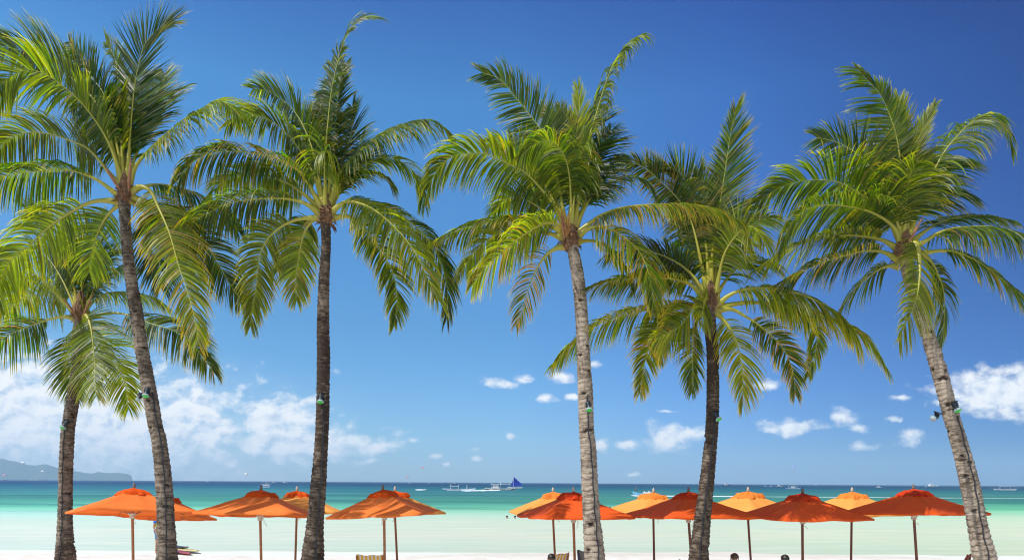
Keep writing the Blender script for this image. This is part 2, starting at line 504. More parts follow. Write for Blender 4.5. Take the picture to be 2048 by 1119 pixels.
def make_frond(root, Y, spec, rng):
    """spec: pts (pixels), dz depth gain at the tip, face angle, L leaflet length, g gravity, opts"""
    pts = spec['p']; dz = spec.get('dz', 0.0); face = math.radians(spec.get('f', 60)); L = spec.get('L', 0.85)
    g = spec.get('g', 1.0); yel = spec.get('y', .3); brown = spec.get('b', .05); wind = spec.get('w', 0.0)
    t0 = spec.get('t0', .2); dens = spec.get('d', 1.0); tear = spec.get('tear', .35); spread = spec.get('a', 1.0)
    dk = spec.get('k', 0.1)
    n = len(pts)
    d3 = []
    for i, (px, py) in enumerate(pts):
        t = i / (n - 1)
        yy = Y + dz * t ** 1.3 + spec.get('y0', 0) * (1 - t)
        d3.append(tuple(P(px, py, yy)))
    M = 46
    R, length = catmull(d3, M)
    T = np.gradient(R, axis=0); T /= np.linalg.norm(T, axis=1)[:, None]
    off = np.array(root.location)
    # rachis and leaf plane
    Ns = []
    for i in range(M):
        nv = np.array((0, 1.0, 0)); nv = nv - T[i] * nv.dot(T[i])
        if np.linalg.norm(nv) < .1: nv = np.array((0, 0, 1.0)) - T[i] * T[i][2]
        Ns.append(unit(nv))
    Ns = np.array(Ns)
    tw = math.radians(rng.uniform(-18, 18))
    V = []; Fc = []; Col = []
    fb = rng.uniform(.72, 1.12)
    nl = int(max(34, length / .0225 * dens))
    K = 6
    mix = lambda a, b, t: a * (1 - t) + b * t
    for side in (1, -1):
        clump_off = np.zeros(3); clump_tw = 0; left = 0; lenf = 1.0
        sk = spec.get('s', (1, 1))[0 if side > 0 else 1]
        if sk <= 0: continue
        for j in range(nl):
            t = t0 + (1 - t0) * (j + rng.random() * .5) / nl
            fi = t * (M - 1); i0 = min(int(fi), M - 2); fr = fi - i0
            pos = R[i0] * (1 - fr) + R[i0 + 1] * fr
            Tt = unit(T[i0] * (1 - fr) + T[i0 + 1] * fr); N = unit(Ns[i0] * (1 - fr) + Ns[i0 + 1] * fr)
            S0 = np.cross(Tt, N)
            fa = face + tw * t
            Sd = S0 * math.cos(fa) + N * math.sin(fa)
            U = np.cross(Sd, Tt)
            if U[2] < 0: U = -U
            if left <= 0:
                left = rng.randint(2, 7)
                clump_off = np.array([rng.gauss(0, 1) for _ in range(3)]) * (.03 + .10 * max(0, tear - .3))
                clump_tw = rng.gauss(0, .4); lenf = rng.uniform(.86, 1.1)
                if rng.random() < tear * .16: lenf *= rng.uniform(.3, .7)
                if rng.random() < .12 * max(0, tear - .2): lenf = 0
            left -= 1
            q = (t - t0) / (1 - t0)
            prof = min(1, .58 + q * 2.6) * (1 - .55 * (max(0, q - .5) / .5) ** 1.3) * 1.22
            if lenf == 0 or rng.random() < .02 + .05 * tear: continue
            ll = L * prof * lenf * sk * rng.uniform(.92, 1.06)
            ang = math.radians(mix(76, 24, q ** 1.3) * spread + rng.gauss(0, 4))
            dr = unit(Tt * math.cos(ang) + Sd * side * math.sin(ang) + U * .12 + clump_off * .5)
            wv0 = unit(np.cross(dr, U)); nn = unit(np.cross(wv0, dr))
            aa = clump_tw + rng.gauss(0, .25)
            wv = wv0 * math.cos(aa) + nn * math.sin(aa)
            w = .0118 * (0.8 + .4 * prof) * rng.uniform(.85, 1.15)
            gg = g * 1.15 * (1 + rng.gauss(0, .12))
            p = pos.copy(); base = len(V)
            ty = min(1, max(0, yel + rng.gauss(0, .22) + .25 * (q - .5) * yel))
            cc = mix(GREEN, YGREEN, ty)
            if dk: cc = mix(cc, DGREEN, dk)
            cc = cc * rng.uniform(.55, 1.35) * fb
            if rng.random() < brown * .7: cc = mix(cc, BROWN, rng.uniform(.4, 1)); w *= .7
            tipb = rng.random() < .25 + brown * 3
            for s in range(K + 1):
                u = s / K
                if s:
                    dr = unit(dr + np.array((wind, 0, -gg)) * (.22 + .55 * u) / K * 2.1 + clump_off * .16)
                    p = p + dr * (ll / K)
                ww = w * (min(1, .45 + u * 3) if u < .3 else max(.06, 1 - ((u - .3) / .7) ** 1.6))
                wd = unit(wv - dr * wv.dot(dr))
                V.append(p - wd * ww); V.append(p + wd * ww)
                c2 = cc
                if tipb and u > .7: c2 = mix(cc, BROWN if rng.random() < .5 else YELLOW, (u - .7) / .3 * .8)
                Col += [(*c2, 1), (*c2, 1)]
            for s in range(K):
                a = base + 2 * s; Fc.append((a, a + 1, a + 3, a + 2))
    V = np.array(V) - off
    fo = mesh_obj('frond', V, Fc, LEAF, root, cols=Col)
    # midrib: broad clasping base, then a thinning yellow rib
    k = 7; RV = []; RF = []; RC = []
    rb = spec.get('rb', 1.0)
    for i in range(M):
        t = i / (M - 1)
        r = .046 * (1 - t) ** 3.2 + .009 * (1 - t) + .0025
        r *= rb
        wide = 1 + .7 * max(0, 1 - t / .12)
        S0 = np.cross(T[i], Ns[i]); Nn = Ns[i]
        for j in range(k):
            a = 2 * math.pi * j / k
            RV.append(R[i] + (S0 * math.cos(a) * wide + Nn * math.sin(a)) * r - off)
            cr = mix(np.array((.44, .36, .030)), np.array((.42, .42, .09)), t)
            cr = mix(cr, np.array((.20, .26, .04)), spec.get('gr', .4))
            if t < .04: cr = mix(cr, np.array((.30, .17, .07)), .5)
            RC.append((*cr, 1))
    for i in range(M - 1):
        for j in range(k):
            a, b = i * k + j, i * k + (j + 1) % k
            RF.append((a, b, b + k, a + k))
    mesh_obj('midrib', RV, RF, RIB, fo, smooth=True, cols=RC)
    return fo


def trunk_material(name, light, dark, bias, ringk=1.0):
    m, T = material(name)
    uv = T.n('ShaderNodeUVMap', uv_map='UVMap')
    sp = T.n('ShaderNodeSeparateXYZ', i={0: uv.outputs[0]})
    u, v = sp.outputs[0], sp.outputs[1]           # u: around (m), v: along (m)
    g = T.n('ShaderNodeTexCoord')
    ob = g.outputs['Object']
    big = T.noise(ob, 1.3, 4, .6); med = T.noise(ob, 7.0, 6, .7); fin = T.noise(T.v('MULTIPLY', ob, (1, 1, .35)).outputs[0], 38, 4, .7)
    streak = T.noise(T.v('MULTIPLY', ob, (22, 22, 2.2)).outputs[0], 1.0, 5, .7)
    hstreak = T.noise(T.v('MULTIPLY', ob, (5, 5, 34)).outputs[0], 1.0, 5, .65)
    at = T.n('ShaderNodeAttribute', attribute_name='Col')
    ring = at.outputs['Fac']
    s = T.m('ADD', T.m('MULTIPLY', big, .55), T.m('MULTIPLY', med, .55))
    s = T.m('ADD', s, T.m('MULTIPLY', hstreak, .55))
    s = T.rng(T.m('ADD', s, bias), .70, .98)
    c = T.mix(s, dark, light)
    c = T.mix(T.m('MULTIPLY', T.rng(ring, .42, .0), .92), c, (.035, .024, .016))
    c = T.mix(T.m('MULTIPLY', T.rng(streak, .56, .68), .55), c, (.05, .038, .028))
    c = T.mix(T.m('MULTIPLY', T.rng(fin, .60, .72), .45), c, tuple(min(1, x * 1.5) for x in light))
    c = T.mix(T.m('MULTIPLY', T.rng(fin, .42, .30), .55), c, (.04, .03, .02))
    hgt = T.m('ADD', T.m('ADD', T.m('MULTIPLY', fin, .5), T.m('MULTIPLY', hstreak, .7)), T.m('MULTIPLY', streak, .4))
    bp = T.n('ShaderNodeBump', i={'Height': hgt, 'Strength': .9, 'Distance': .03})
    b = T.n('ShaderNodeBsdfPrincipled', i={'Base Color': c, 'Roughness': .85, 'Normal': bp.outputs[0], 'Specular IOR Level': .2})
    T.n('ShaderNodeOutputMaterial', i={0: b.outputs[0]})
    return m


def make_trunk(root, Y, line, mat, rng, Yb=None, seed=0, scars=()):
    """line: (px, py, width px) from the crown down; continued to the ground"""
    Yb = Yb or Y
    ls = list(line)
    x1, y1, w1 = ls[-2]; x2, y2, w2 = ls[-1]
    gy = HY + H / Y * F + 6
    sl = (x2 - x1) / (y2 - y1)
    ls.append(((x2 + gy * sl * .0 + (gy - y2) * sl * .8), gy, w2 * 1.30))
    ctrl = []
    for px, py, w in ls:
        p = P(px, py, Y); ctrl.append((p.x, p.y, p.z, w / F * Y / 2))
    total = sum(math.dist(ctrl[i][:3], ctrl[i + 1][:3]) for i in range(len(ctrl) - 1))
    M = int(total / .022)
    R, length = catmull(ctrl, M)
    R[:, 3] *= .93
    k = 40
    off = np.array(root.location)
    V = []; UV = []; Col = []
    # leaf scars: irregular rings
    marks = []; s = 0
    while s < length:
        marks.append(s); s += rng.uniform(.055, .13) * (1 + .25 * s / length)
    marks = np.array(marks + [length + 1])
    notches = [(rng.uniform(.15, .97) * length, rng.uniform(0, 6.28), rng.uniform(.03, .075)) for _ in range(15)]
    notches += [(min(length - .3, (P(1024, line[0][1], Y).z - P(1024, ny, Y).z) * 1.02), na, .10) for ny, na in scars]
    Ps = R[:, :3]; T = np.gradient(Ps, axis=0); T /= np.linalg.norm(T, axis=1)[:, None]
    for i in range(M):
        sl_ = i / (M - 1) * length
        t = T[i]; ref = np.array((1, 0, 0)) - t * t[0]; ref = unit(ref); b = np.cross(t, ref)
        r0 = R[i][3]
        for j in range(k + 1):
            a = 2 * math.pi * (j % k) / k
            wob = .035 * noise.noise(Vector((math.cos(a) * 1.2 + seed, math.sin(a) * 1.2, sl_ * 2.2)))
            ss = sl_ + wob * 1.4
            q = np.searchsorted(marks, ss) - 1
            q = max(0, min(q, len(marks) - 2))
            f = (ss - marks[q]) / (marks[q + 1] - marks[q])
            f = min(1, max(0, f))
            # sawtooth: each scar stands proud at its lower lip
            rr = r0 * (1 + .055 * (f - .5) * 2 + .05 * noise.noise(Vector((math.cos(a) * 2 + seed, math.sin(a) * 2, sl_ * 1.1))))
            rr += .008 * noise.noise(Vector((math.cos(a) * 6 + seed, math.sin(a) * 6, sl_ * 14)))
            dark = 1.0
            for ns, na, nd in notches:
                ds = sl_ - ns
                if -.02 < ds < .11:
                    da = (a - na + math.pi) % (2 * math.pi) - math.pi
                    if abs(da) < .62 and nd:
                        e = (1 - (da / .62) ** 2) * max(0, 1 - abs(ds - .02) / .09)
                        if ds < 0: e *= 1 + ds / .02
                        rr -= nd * e * .8; dark = min(dark, 1 - e * 1.3)
            V.append(Ps[i] + (ref * math.cos(a) + b * math.sin(a)) * rr - off)
            UV.append((a * r0, sl_))
            rv = min(f * 2.2, 1, (1 - f) * 6 + .3) * max(0, dark)
            Col.append((rv, rv, rv, 1))
    Fc = []
    for i in range(M - 1):
        for j in range(k):
            a = i * (k + 1) + j; Fc.append((a, a + 1, a + k + 2, a + k + 1))
    me = mesh_obj('trunk', V, Fc, mat, root, smooth=True, uvs=UV, cols=Col)
    return Ps, R[:, 3]


FIBRE = simple_mat('coconut_fibre', (.17, .09, .045), .9, var=.55, scale=14, bump=.8)
SPATHE = simple_mat('spathe_husk', (.26, .12, .055), .7, var=.25, scale=9, bump=.3)
FLOWER = simple_mat('dry_flower_stalk', (.42, .20, .05), .7, var=.4, scale=30)
BUD = simple_mat('young_shoot', (.25, .28, .05), .5, var=.2, scale=4)


def make_heart(root, Y, c, r, rng, top=None):
    """fibrous boss under the fronds with leaf-base stubs and hanging fibres"""
    off = root.location
    mb = MB()
    base = P(c[0], c[1] + 22, Y) - off; up = P((top or c)[0], (top or (c[0], c[1] - 55))[1], Y) - off
    ax = up - base; ln = ax.length; axn = ax.normalized()
    prof = [(.0, .62), (.12, .95), (.25, 1.25), (.42, 1.15), (.62, .85), (.8, .6), (1.0, .3)]
    n = 22
    k = 18; b0 = len(mb.v)
    for i in range(n):
        t = i / (n - 1)
        rr = r * np.interp(t, [p[0] for p in prof], [p[1] for p in prof])
        for j in range(k):
            a = 6.283 * j / k
            q = rr * (1 + .28 * noise.noise(Vector((math.cos(a) * 1.6, math.sin(a) * 1.6, t * 5 + c[0]))) + .12 * math.sin(a * 5 + i * .8))
            mb.v.append(base + axn * ln * t + Vector((math.cos(a), math.sin(a), 0)) * q)
    for i in range(n - 1):
        for j in range(k):
            a, b = b0 + i * k + j, b0 + i * k + (j + 1) % k
            mb.f.append((a, b, b + k, a + k))
    mb.f.append(tuple(b0 + (n - 1) * k + j for j in range(k)))
    # ragged scales
    for q in range(34):
        a = rng.uniform(0, 6.28); t = rng.uniform(.05, .55)
        p0 = base + axn * ln * t + Vector((math.cos(a), math.sin(a), 0)) * r * 1.0
        d = Vector((math.cos(a), math.sin(a), rng.uniform(-1.2, .5))).normalized()
        sd = Vector((-math.sin(a), math.cos(a), 0)) * rng.uniform(.02, .05)
        l = rng.uniform(.07, .2)
        p1 = p0 + d * l * .6; p2 = p0 + d * l + Vector((0, 0, -.05))
        mb.add([p0 - sd, p0 + sd, p1 + sd * .8, p1 - sd * .8, p2], [(0, 1, 2, 3), (3, 2, 4)])
    mb.build('fibre_boss', FIBRE, root, smooth=False)


def make_spathe(root, Y, a, b, r, mat=None):
    off = root.location
    p0 = P(*a, Y - .35) - off; p1 = P(*b, Y - .45) - off
    n = 9
    pts = [p0.lerp(p1, i / (n - 1)) for i in range(n)]
    rad = [r * max(.05, math.sin(math.pi * (i / (n - 1)) ** .8) + .15 * (1 - i / (n - 1))) for i in range(n)]
    rad = [x * .5 for x in rad]
    MB().tube(pts, rad, 10).build('spathe', mat or SPATHE, root, smooth=True)


TM = {
    'a': trunk_material('trunk_bark_warm', (.29, .235, .18), (.055, .041, .031), .0),
    'b': trunk_material('trunk_bark_dark', (.24, .19, .14), (.045, .031, .023), -.06),
    'c': trunk_material('trunk_bark_pale', (.42, .35, .275), (.095, .068, .049), .04),
}

PALMS = []


def f(p, **k): k['p'] = p; return k


# ---- palm one: tall, left
PALMS.append(dict(Y=15.6, c=(250, 385), heart=.17, bark='a', seed=1, scars=((910, 3.2), (1055, 3.1)),
  label='tall left coconut palm with two spotlights on its trunk, fronds cut by the left edge',
  line=[(247, 392, 22), (249, 423, 22), (257, 521, 23), (272, 620, 26), (283, 697, 27), (300, 787, 29), (311, 852, 29), (318, 880, 30), (327, 961, 34), (332, 1042, 36), (334, 1119, 43)],
  fronds=[
   f([(248,375),(220,290),(176,221),(131,176),(86,146),(49,141),(11,161),(-14,190)], dz=-1.2, f=48, L=1.0, g=.75, y=.45, b=.02, s=(1,1)),
   f([(246,372),(205,230),(165,175),(120,140),(68,109),(30,98),(0,92),(-40,92)], dz=.9, f=55, L=.85, g=.7, y=.25, k=.2),
   f([(246,378),(222,350),(180,300),(143,282),(94,267),(45,267),(0,293),(-40,335)], dz=.6, f=50, L=.8, g=1.1, y=.45),
   f([(246,398),(233,388),(195,360),(150,342),(113,340),(56,344),(0,355),(-60,380)], dz=-.6, f=76, L=.85, g=1.5, y=.2, t0=.24, k=.1),
   f([(246,405),(215,401),(184,404),(150,419),(99,453),(56,491),(17,526),(0,564),(-22,640)], dz=-.9, f=55, L=.75, g=1.2, y=.75, t0=.2),
   f([(256,392),(276,374),(300,381),(319,419),(339,466),(356,526),(373,577),(388,630),(397,689)], dz=-1.4, f=24, L=.74, g=.85, y=.6, b=.25, t0=.15),
   f([(256,385),(297,371),(330,370),(368,379),(413,398),(450,420),(476,462)], dz=.8, f=70, L=.8, g=1.4, y=.15, k=.35, t0=.2),
   f([(256,392),(317,412),(365,449),(400,480),(430,515),(455,560),(476,590),(492,612)], dz=.5, f=26, L=.72, g=.75, y=.25, k=.25, b=.12, t0=.2),
   f([(256,376),(272,332),(300,298),(338,263),(375,233),(405,216),(436,200),(464,216),(486,240)], dz=-.5, f=62, L=.85, g=1.25, y=.5),
   f([(252,372),(258,305),(264,225),(271,161),(285,101),(300,75),(323,53),(347,44)], dz=-.3, f=18, L=.9, g=.18, y=.15, k=.15, a=.85),
   f([(247,368),(244,300),(242,225),(237,161),(229,116),(212,84)], dz=.4, f=40, L=.6, g=.35, y=.7),
   f([(246,366),(236,300),(210,195),(188,161),(165,124),(150,102),(139,84)], dz=.8, f=28, L=.62, g=.35, y=.05, k=.4),
   f([(255,366),(268,320),(290,275),(318,225),(340,195),(358,180)], dz=.9, f=35, L=.75, g=.5, y=.1, k=.5),
   f([(252,366),(262,300),(285,240),(312,190),(330,150)], dz=1.2, f=30, L=.8, g=.4, y=.05, k=.55),
   f([(250,366),(250,300),(258,230),(270,180),(290,140)], dz=1.4, f=30, L=.75, g=.4, y=.05, k=.5),
   f([(246,366),(222,300),(200,250),(185,215),(165,190)], dz=1.0, f=30, L=.8, g=.5, y=.1, k=.4),
   f([(246,404),(220,425),(200,455),(185,500),(178,545)], dz=.8, f=35, L=.7, g=.7, y=.5, k=.0),
   f([(256,398),(286,420),(306,465),(318,520),(322,575)], dz=1.0, f=35, L=.75, g=.8, y=.2, k=.4),
   f([(252,398),(280,405),(330,440),(370,480),(392,535)], dz=1.2, f=40, L=.75, g=.9, y=.2, k=.4),
  ], spathes=[((257,383),(262,312),.065), ((240,380),(205,325),.06)]))

# ---- palm two: centre left
PALMS.append(dict(Y=15.8, c=(653, 432), heart=.15, bark='b', seed=2,
  label='straight coconut palm with a dark trunk between the second and third front umbrellas',
  line=[(651, 440, 21), (652, 494, 20), (648, 561, 23), (646, 650, 26), (647, 717, 27), (646, 789, 27), (645, 830, 28), (643, 880, 28), (637, 965, 33), (630, 1051, 37), (625, 1119, 49)],
  fronds=[
   f([(652,420),(650,329),(656,247),(664,177),(681,103),(698,62),(718,38),(751,35)], dz=-.2, f=42, L=.72, g=.8, y=.35, s=(1,.5), w=.45, tear=.85),
   f([(651,424),(650,380),(649,335),(650,305),(652,302)], dz=-.9, f=35, L=.8, g=2.4, y=.5, t0=.45, tear=.6, rb=1.2),
   f([(647,418),(628,350),(600,300),(565,258),(525,234),(484,230),(455,250)], dz=.6, f=60, L=.72, g=1.1, y=.35),
   f([(648,412),(628,310),(608,255),(585,218),(555,193),(530,180),(506,178)], dz=.9, f=50, L=.62, g=.6, y=.3, k=.15),
   f([(645,420),(607,352),(570,325),(525,310),(463,302),(414,308),(381,329),(352,365)], dz=-.4, f=74, L=.8, g=1.45, y=.05, b=.4, t0=.16),
   f([(645,434),(636,425),(613,408),(574,397),(525,397),(463,405),(414,427),(365,457),(345,480)], dz=-.5, f=72, L=.85, g=1.4, y=.3, k=.15, t0=.2),
   f([(645,437),(618,436),(590,440),(560,455),(535,478),(519,516),(512,575),(505,620),(501,652)], dz=-.5, f=40, L=.62, g=.8, y=.85, t0=.22),
   f([(647,440),(630,438),(610,462),(598,510),(592,560),(593,600)], dz=.3, f=30, L=.55, g=.7, y=.7, t0=.25, b=.3),
   f([(656,418),(682,342),(722,300),(763,267),(804,249),(854,240),(885,253),(903,276)], dz=-.3, f=66, L=.85, g=1.3, y=.3, k=.15, t0=.18),
   f([(656,420),(690,352),(735,325),(780,316),(820,335),(840,368),(850,411)], dz=.8, f=55, L=.65, g=1.0, y=.45),
   f([(657,436),(676,412),(710,400),(764,414),(812,438),(854,476),(881,525),(895,583),(893,640)], dz=.5, f=48, L=.72, g=1.1, y=.35, k=.35, t0=.14),
   f([(658,434),(674,414),(700,404),(742,416),(787,452),(823,494),(852,548),(876,600)], dz=-1.0, f=45, L=.8, g=1.05, y=.6, t0=.12, b=.12),
   f([(658,438),(676,434),(700,434),(732,460),(764,503),(788,552),(794,600),(789,650)], dz=-.2, f=32, L=.58, g=.8, y=.5, t0=.18),
   f([(654,412),(682,330),(702,270),(705,215)], dz=.6, f=35, L=.7, g=.45, y=.1, k=.5),
   f([(650,410),(630,320),(612,262),(592,222)], dz=.8, f=35, L=.65, g=.5, y=.35),
   f([(651,410),(648,310),(642,240),(640,190)], dz=.9, f=35, L=.65, g=.3, y=.3),
   f([(653,412),(665,320),(672,240),(678,170),(690,130)], dz=.5, f=30, L=.7, g=.3, y=.2, k=.3, s=(1,.7)),
   f([(645,422),(600,382),(560,360),(504,349),(450,360),(415,398)], dz=.9, f=60, L=.6, g=1.2, y=.7),
   f([(657,424),(690,370),(730,345),(765,350),(785,372)], dz=1.2, f=50, L=.6, g=.9, y=.2, k=.3),
   f([(655,415),(690,360),(715,310),(722,270)], dz=1.3, f=40, L=.7, g=.6, y=.05, k=.6),
   f([(646,430),(620,440),(602,460),(585,500),(560,540)], dz=1.2, f=40, L=.6, g=.9, y=.5),
  ]))

# ---- palm three: centre right
PALMS.append(dict(Y=15.4, c=(1140, 480), heart=.17, bark='c', seed=3, scars=((705, 2.4), (780, 2.0), (1035, 1.9)),
  label='coconut palm with pale ringed trunk right of the blue sailboat, torn frond pointing up',
  line=[(1141, 482, 26), (1146, 500, 25), (1156, 556, 27), (1163, 630, 27), (1167, 712, 29), (1171, 790, 32), (1173, 860, 32), (1177, 905, 34), (1182, 1017, 37), (1190, 1119, 45)],
  fronds=[
   f([(1136,470),(1110,340),(1087,270),(1062,233),(1029,192),(1000,159),(965,146)], dz=.2, f=26, L=.68, g=.35, y=.2, w=-.3, k=.1),
   f([(1144,463),(1142,369),(1136,300),(1130,250),(1124,225)], dz=.2, f=20, L=.62, g=-.1, y=.4, a=.45, tear=.2),
   f([(1143,440),(1140,369),(1126,300),(1110,250),(1085,215)], dz=.5, f=30, L=.55, g=.1, y=.5, a=.6),
   f([(1146,450),(1144,330),(1151,266),(1159,217),(1156,178)], dz=.3, f=20, L=.52, g=-.05, y=1.0, a=.55),
   f([(1148,450),(1160,380),(1172,300),(1193,225),(1214,159),(1232,118),(1259,84),(1286,68)], dz=-.1, f=62, L=.75, g=2.1, y=.45, s=(1,.7), tear=.9, b=.02),
   f([(1134,462),(1100,400),(1054,348),(1017,328),(976,309),(943,307),(906,313),(877,336),(856,377)], dz=-.4, f=55, L=.8, g=1.05, y=.45),
   f([(1132,476),(1112,458),(1066,443),(1025,441),(984,443),(943,451),(902,466),(864,484)], dz=.4, f=76, L=.72, g=1.5, y=.35, b=.2, t0=.2),
   f([(1137,484),(1124,456),(1095,445),(1062,460),(1025,486),(992,515),(965,540),(945,570)], dz=-.8, f=55, L=.75, g=1.2, y=.6, b=.2, t0=.16),
   f([(1132,478),(1090,465),(1030,462),(980,475),(945,510),(915,555)], dz=1.0, f=55, L=.6, g=1.1, y=.85),
   f([(1130,492),(1113,496),(1091,511),(1070,544),(1054,585),(1042,625),(1032,652)], dz=.1, f=35, L=.5, g=.9, y=.5, b=.9, d=.6, t0=.15),
   f([(1150,472),(1181,445),(1210,427),(1251,414),(1313,408),(1374,408),(1430,418),(1482,444)], dz=-.8, f=72, L=.75, g=1.4, y=.35, b=.5, t0=.14),
   f([(1150,484),(1170,462),(1198,453),(1235,466),(1272,495),(1292,530),(1303,575),(1306,610)], dz=-.9, f=48, L=.8, g=1.15, y=.4, b=.35, t0=.14),
   f([(1150,486),(1175,481),(1200,486),(1228,505),(1250,540),(1262,570)], dz=.6, f=55, L=.6, g=1.1, y=.3, t0=.25, k=.25),
   f([(1150,455),(1185,392),(1230,361),(1259,352),(1290,362),(1306,385)], dz=.6, f=55, L=.62, g=1.0, y=.15, k=.35),
   f([(1142,474),(1142,400),(1138,345),(1126,307),(1104,284),(1070,288),(1040,312)], dz=-1.1, f=55, L=.68, g=1.5, y=.4, t0=.25, rb=1.1),
   f([(1143,470),(1148,400),(1156,340),(1165,300),(1180,275)], dz=-.9, f=40, L=.7, g=1.2, y=.45, t0=.4, tear=.6),
   f([(1148,440),(1172,360),(1198,300),(1222,262)], dz=.6, f=30, L=.75, g=.55, y=.05, k=.5),
   f([(1148,440),(1165,340),(1188,262),(1205,215)], dz=.8, f=25, L=.7, g=.5, y=.1, k=.4),
   f([(1148,450),(1185,380),(1212,340),(1232,320)], dz=1.0, f=35, L=.7, g=.7, y=.05, k=.5),
   f([(1134,460),(1090,370),(1045,312),(1005,288),(975,288)], dz=.9, f=50, L=.55, g=.8, y=.55),
   f([(1136,460),(1105,380),(1075,320),(1050,285)], dz=.6, f=40, L=.65, g=.9, y=.2, k=.35),
   f([(1134,470),(1085,420),(1040,395),(1010,400),(985,430)], dz=1.0, f=50, L=.6, g=1.1, y=.5),
  ], spathes=[((1128,478),(1122,430),.05), ((1135,470),(1120,415),.05)]))

# ---- palm four: right of centre
PALMS.append(dict(Y=15.9, c=(1420, 600), heart=.16, bark='b', seed=4,
  label='shorter dark trunked coconut palm with a bright yellow frond hanging beside its trunk',
  line=[(1418, 610, 24), (1420, 646, 25), (1425, 699, 26), (1426, 766, 26), (1425, 832, 27), (1420, 900, 28), (1413, 968, 31), (1404, 1047, 35), (1397, 1119, 43)],
  fronds=[
   f([(1422,580),(1426,490),(1437,425),(1446,370),(1453,323),(1461,268),(1471,216)], dz=-.1, f=18, L=.72, g=.12, y=.2, s=(.62,1), b=.15, a=.85),
   f([(1418,580),(1413,500),(1403,445),(1386,394),(1366,353),(1342,336),(1310,340)], dz=.4, f=22, L=.72, g=-.25, y=.25, a=.9),
   f([(1420,575),(1419,500),(1417,440),(1411,384),(1400,343)], dz=.3, f=35, L=.6, g=.1, y=.8, a=.8),
   f([(1414,584),(1385,450),(1355,397),(1325,367),(1295,340),(1264,324),(1235,318)], dz=.8, f=45, L=.5, g=.7, y=.2, b=.4, k=.3, t0=.3),
   f([(1414,592),(1380,545),(1340,517),(1290,500),(1250,497),(1215,512)], dz=.8, f=58, L=.7, g=1.1, y=.1, k=.4),
   f([(1412,604),(1386,573),(1362,561),(1332,556),(1283,555),(1233,560),(1193,570),(1170,580)], dz=-.5, f=72, L=.62, g=1.3, y=.3, b=.25, t0=.2, k=.1),
   f([(1410,614),(1386,612),(1359,607),(1329,612),(1273,624),(1233,634),(1193,651),(1143,690),(1105,730)], dz=-.3, f=66, L=.68, g=1.35, y=.75, b=.2, t0=.16),
   f([(1413,604),(1398,598),(1380,625),(1362,650),(1338,665),(1312,678)], dz=-1.2, f=35, L=.7, g=.9, y=.6, b=.2, t0=.1),
   f([(1410,612),(1370,612),(1330,632),(1306,670),(1293,710),(1285,750),(1279,786)], dz=-.3, f=30, L=.5, g=.7, y=.75, t0=.3, b=.25),
   f([(1412,620),(1396,634),(1386,670),(1385,715),(1386,750),(1384,782)], dz=.3, f=25, L=.5, g=.6, y=.5, t0=.25, b=.1),
   f([(1410,616),(1380,615),(1350,640),(1325,680),(1318,715)], dz=.5, f=40, L=.55, g=.9, y=.5, t0=.2, b=.15),
   f([(1430,614),(1456,592),(1485,580),(1532,576),(1581,583),(1631,600),(1674,626),(1701,656),(1714,693)], dz=-.9, f=58, L=.98, g=1.35, y=.7, b=.15, t0=.16),
   f([(1430,620),(1458,610),(1492,604),(1540,606),(1598,614),(1645,628),(1690,648),(1724,668),(1751,700),(1772,734)], dz=-.2, f=62, L=.8, g=1.2, y=.7, b=.2, t0=.22),
   f([(1430,622),(1462,618),(1492,633),(1522,653),(1555,683),(1575,712),(1586,746),(1590,788)], dz=-.6, f=24, L=.55, g=.6, y=.2, b=.6, t0=.3, k=.1),
   f([(1428,622),(1442,634),(1462,660),(1476,693),(1484,732),(1486,772),(1485,806)], dz=-.6, f=18, L=.72, g=.7, y=1.15, t0=.12, b=.15),
   f([(1430,614),(1500,606),(1570,612),(1618,640),(1634,680),(1628,712),(1617,750)], dz=.6, f=30, L=.52, g=.8, y=.5, t0=.3),
   f([(1430,602),(1438,552),(1450,505),(1475,468),(1500,452),(1520,470),(1534,500)], dz=-1.5, f=45, L=.7, g=1.1, y=.75, t0=.25, rb=1.2),
   f([(1426,590),(1446,520),(1476,470),(1520,440),(1556,436)], dz=.6, f=45, L=.7, g=.9, y=.45),
   f([(1424,585),(1440,500),(1462,440),(1492,400)], dz=.9, f=35, L=.7, g=.6, y=.15, k=.4),
   f([(1420,580),(1432,480),(1440,420),(1430,370)], dz=.8, f=35, L=.65, g=.3, y=.2, k=.3),
   f([(1418,585),(1400,510),(1375,450),(1345,410)], dz=1.0, f=35, L=.7, g=.7, y=.1, k=.4),
   f([(1428,595),(1470,540),(1520,520),(1560,530)], dz=1.2, f=45, L=.65, g=.9, y=.2, k=.35),
   f([(1414,596),(1370,545),(1320,530),(1280,545)], dz=1.2, f=50, L=.6, g=1.1, y=.2, k=.35),
   f([(1419,596),(1410,600),(1405,625),(1402,650)], dz=-1.0, f=30, L=.5, g=1.0, y=.7, t0=.05),
  ]))

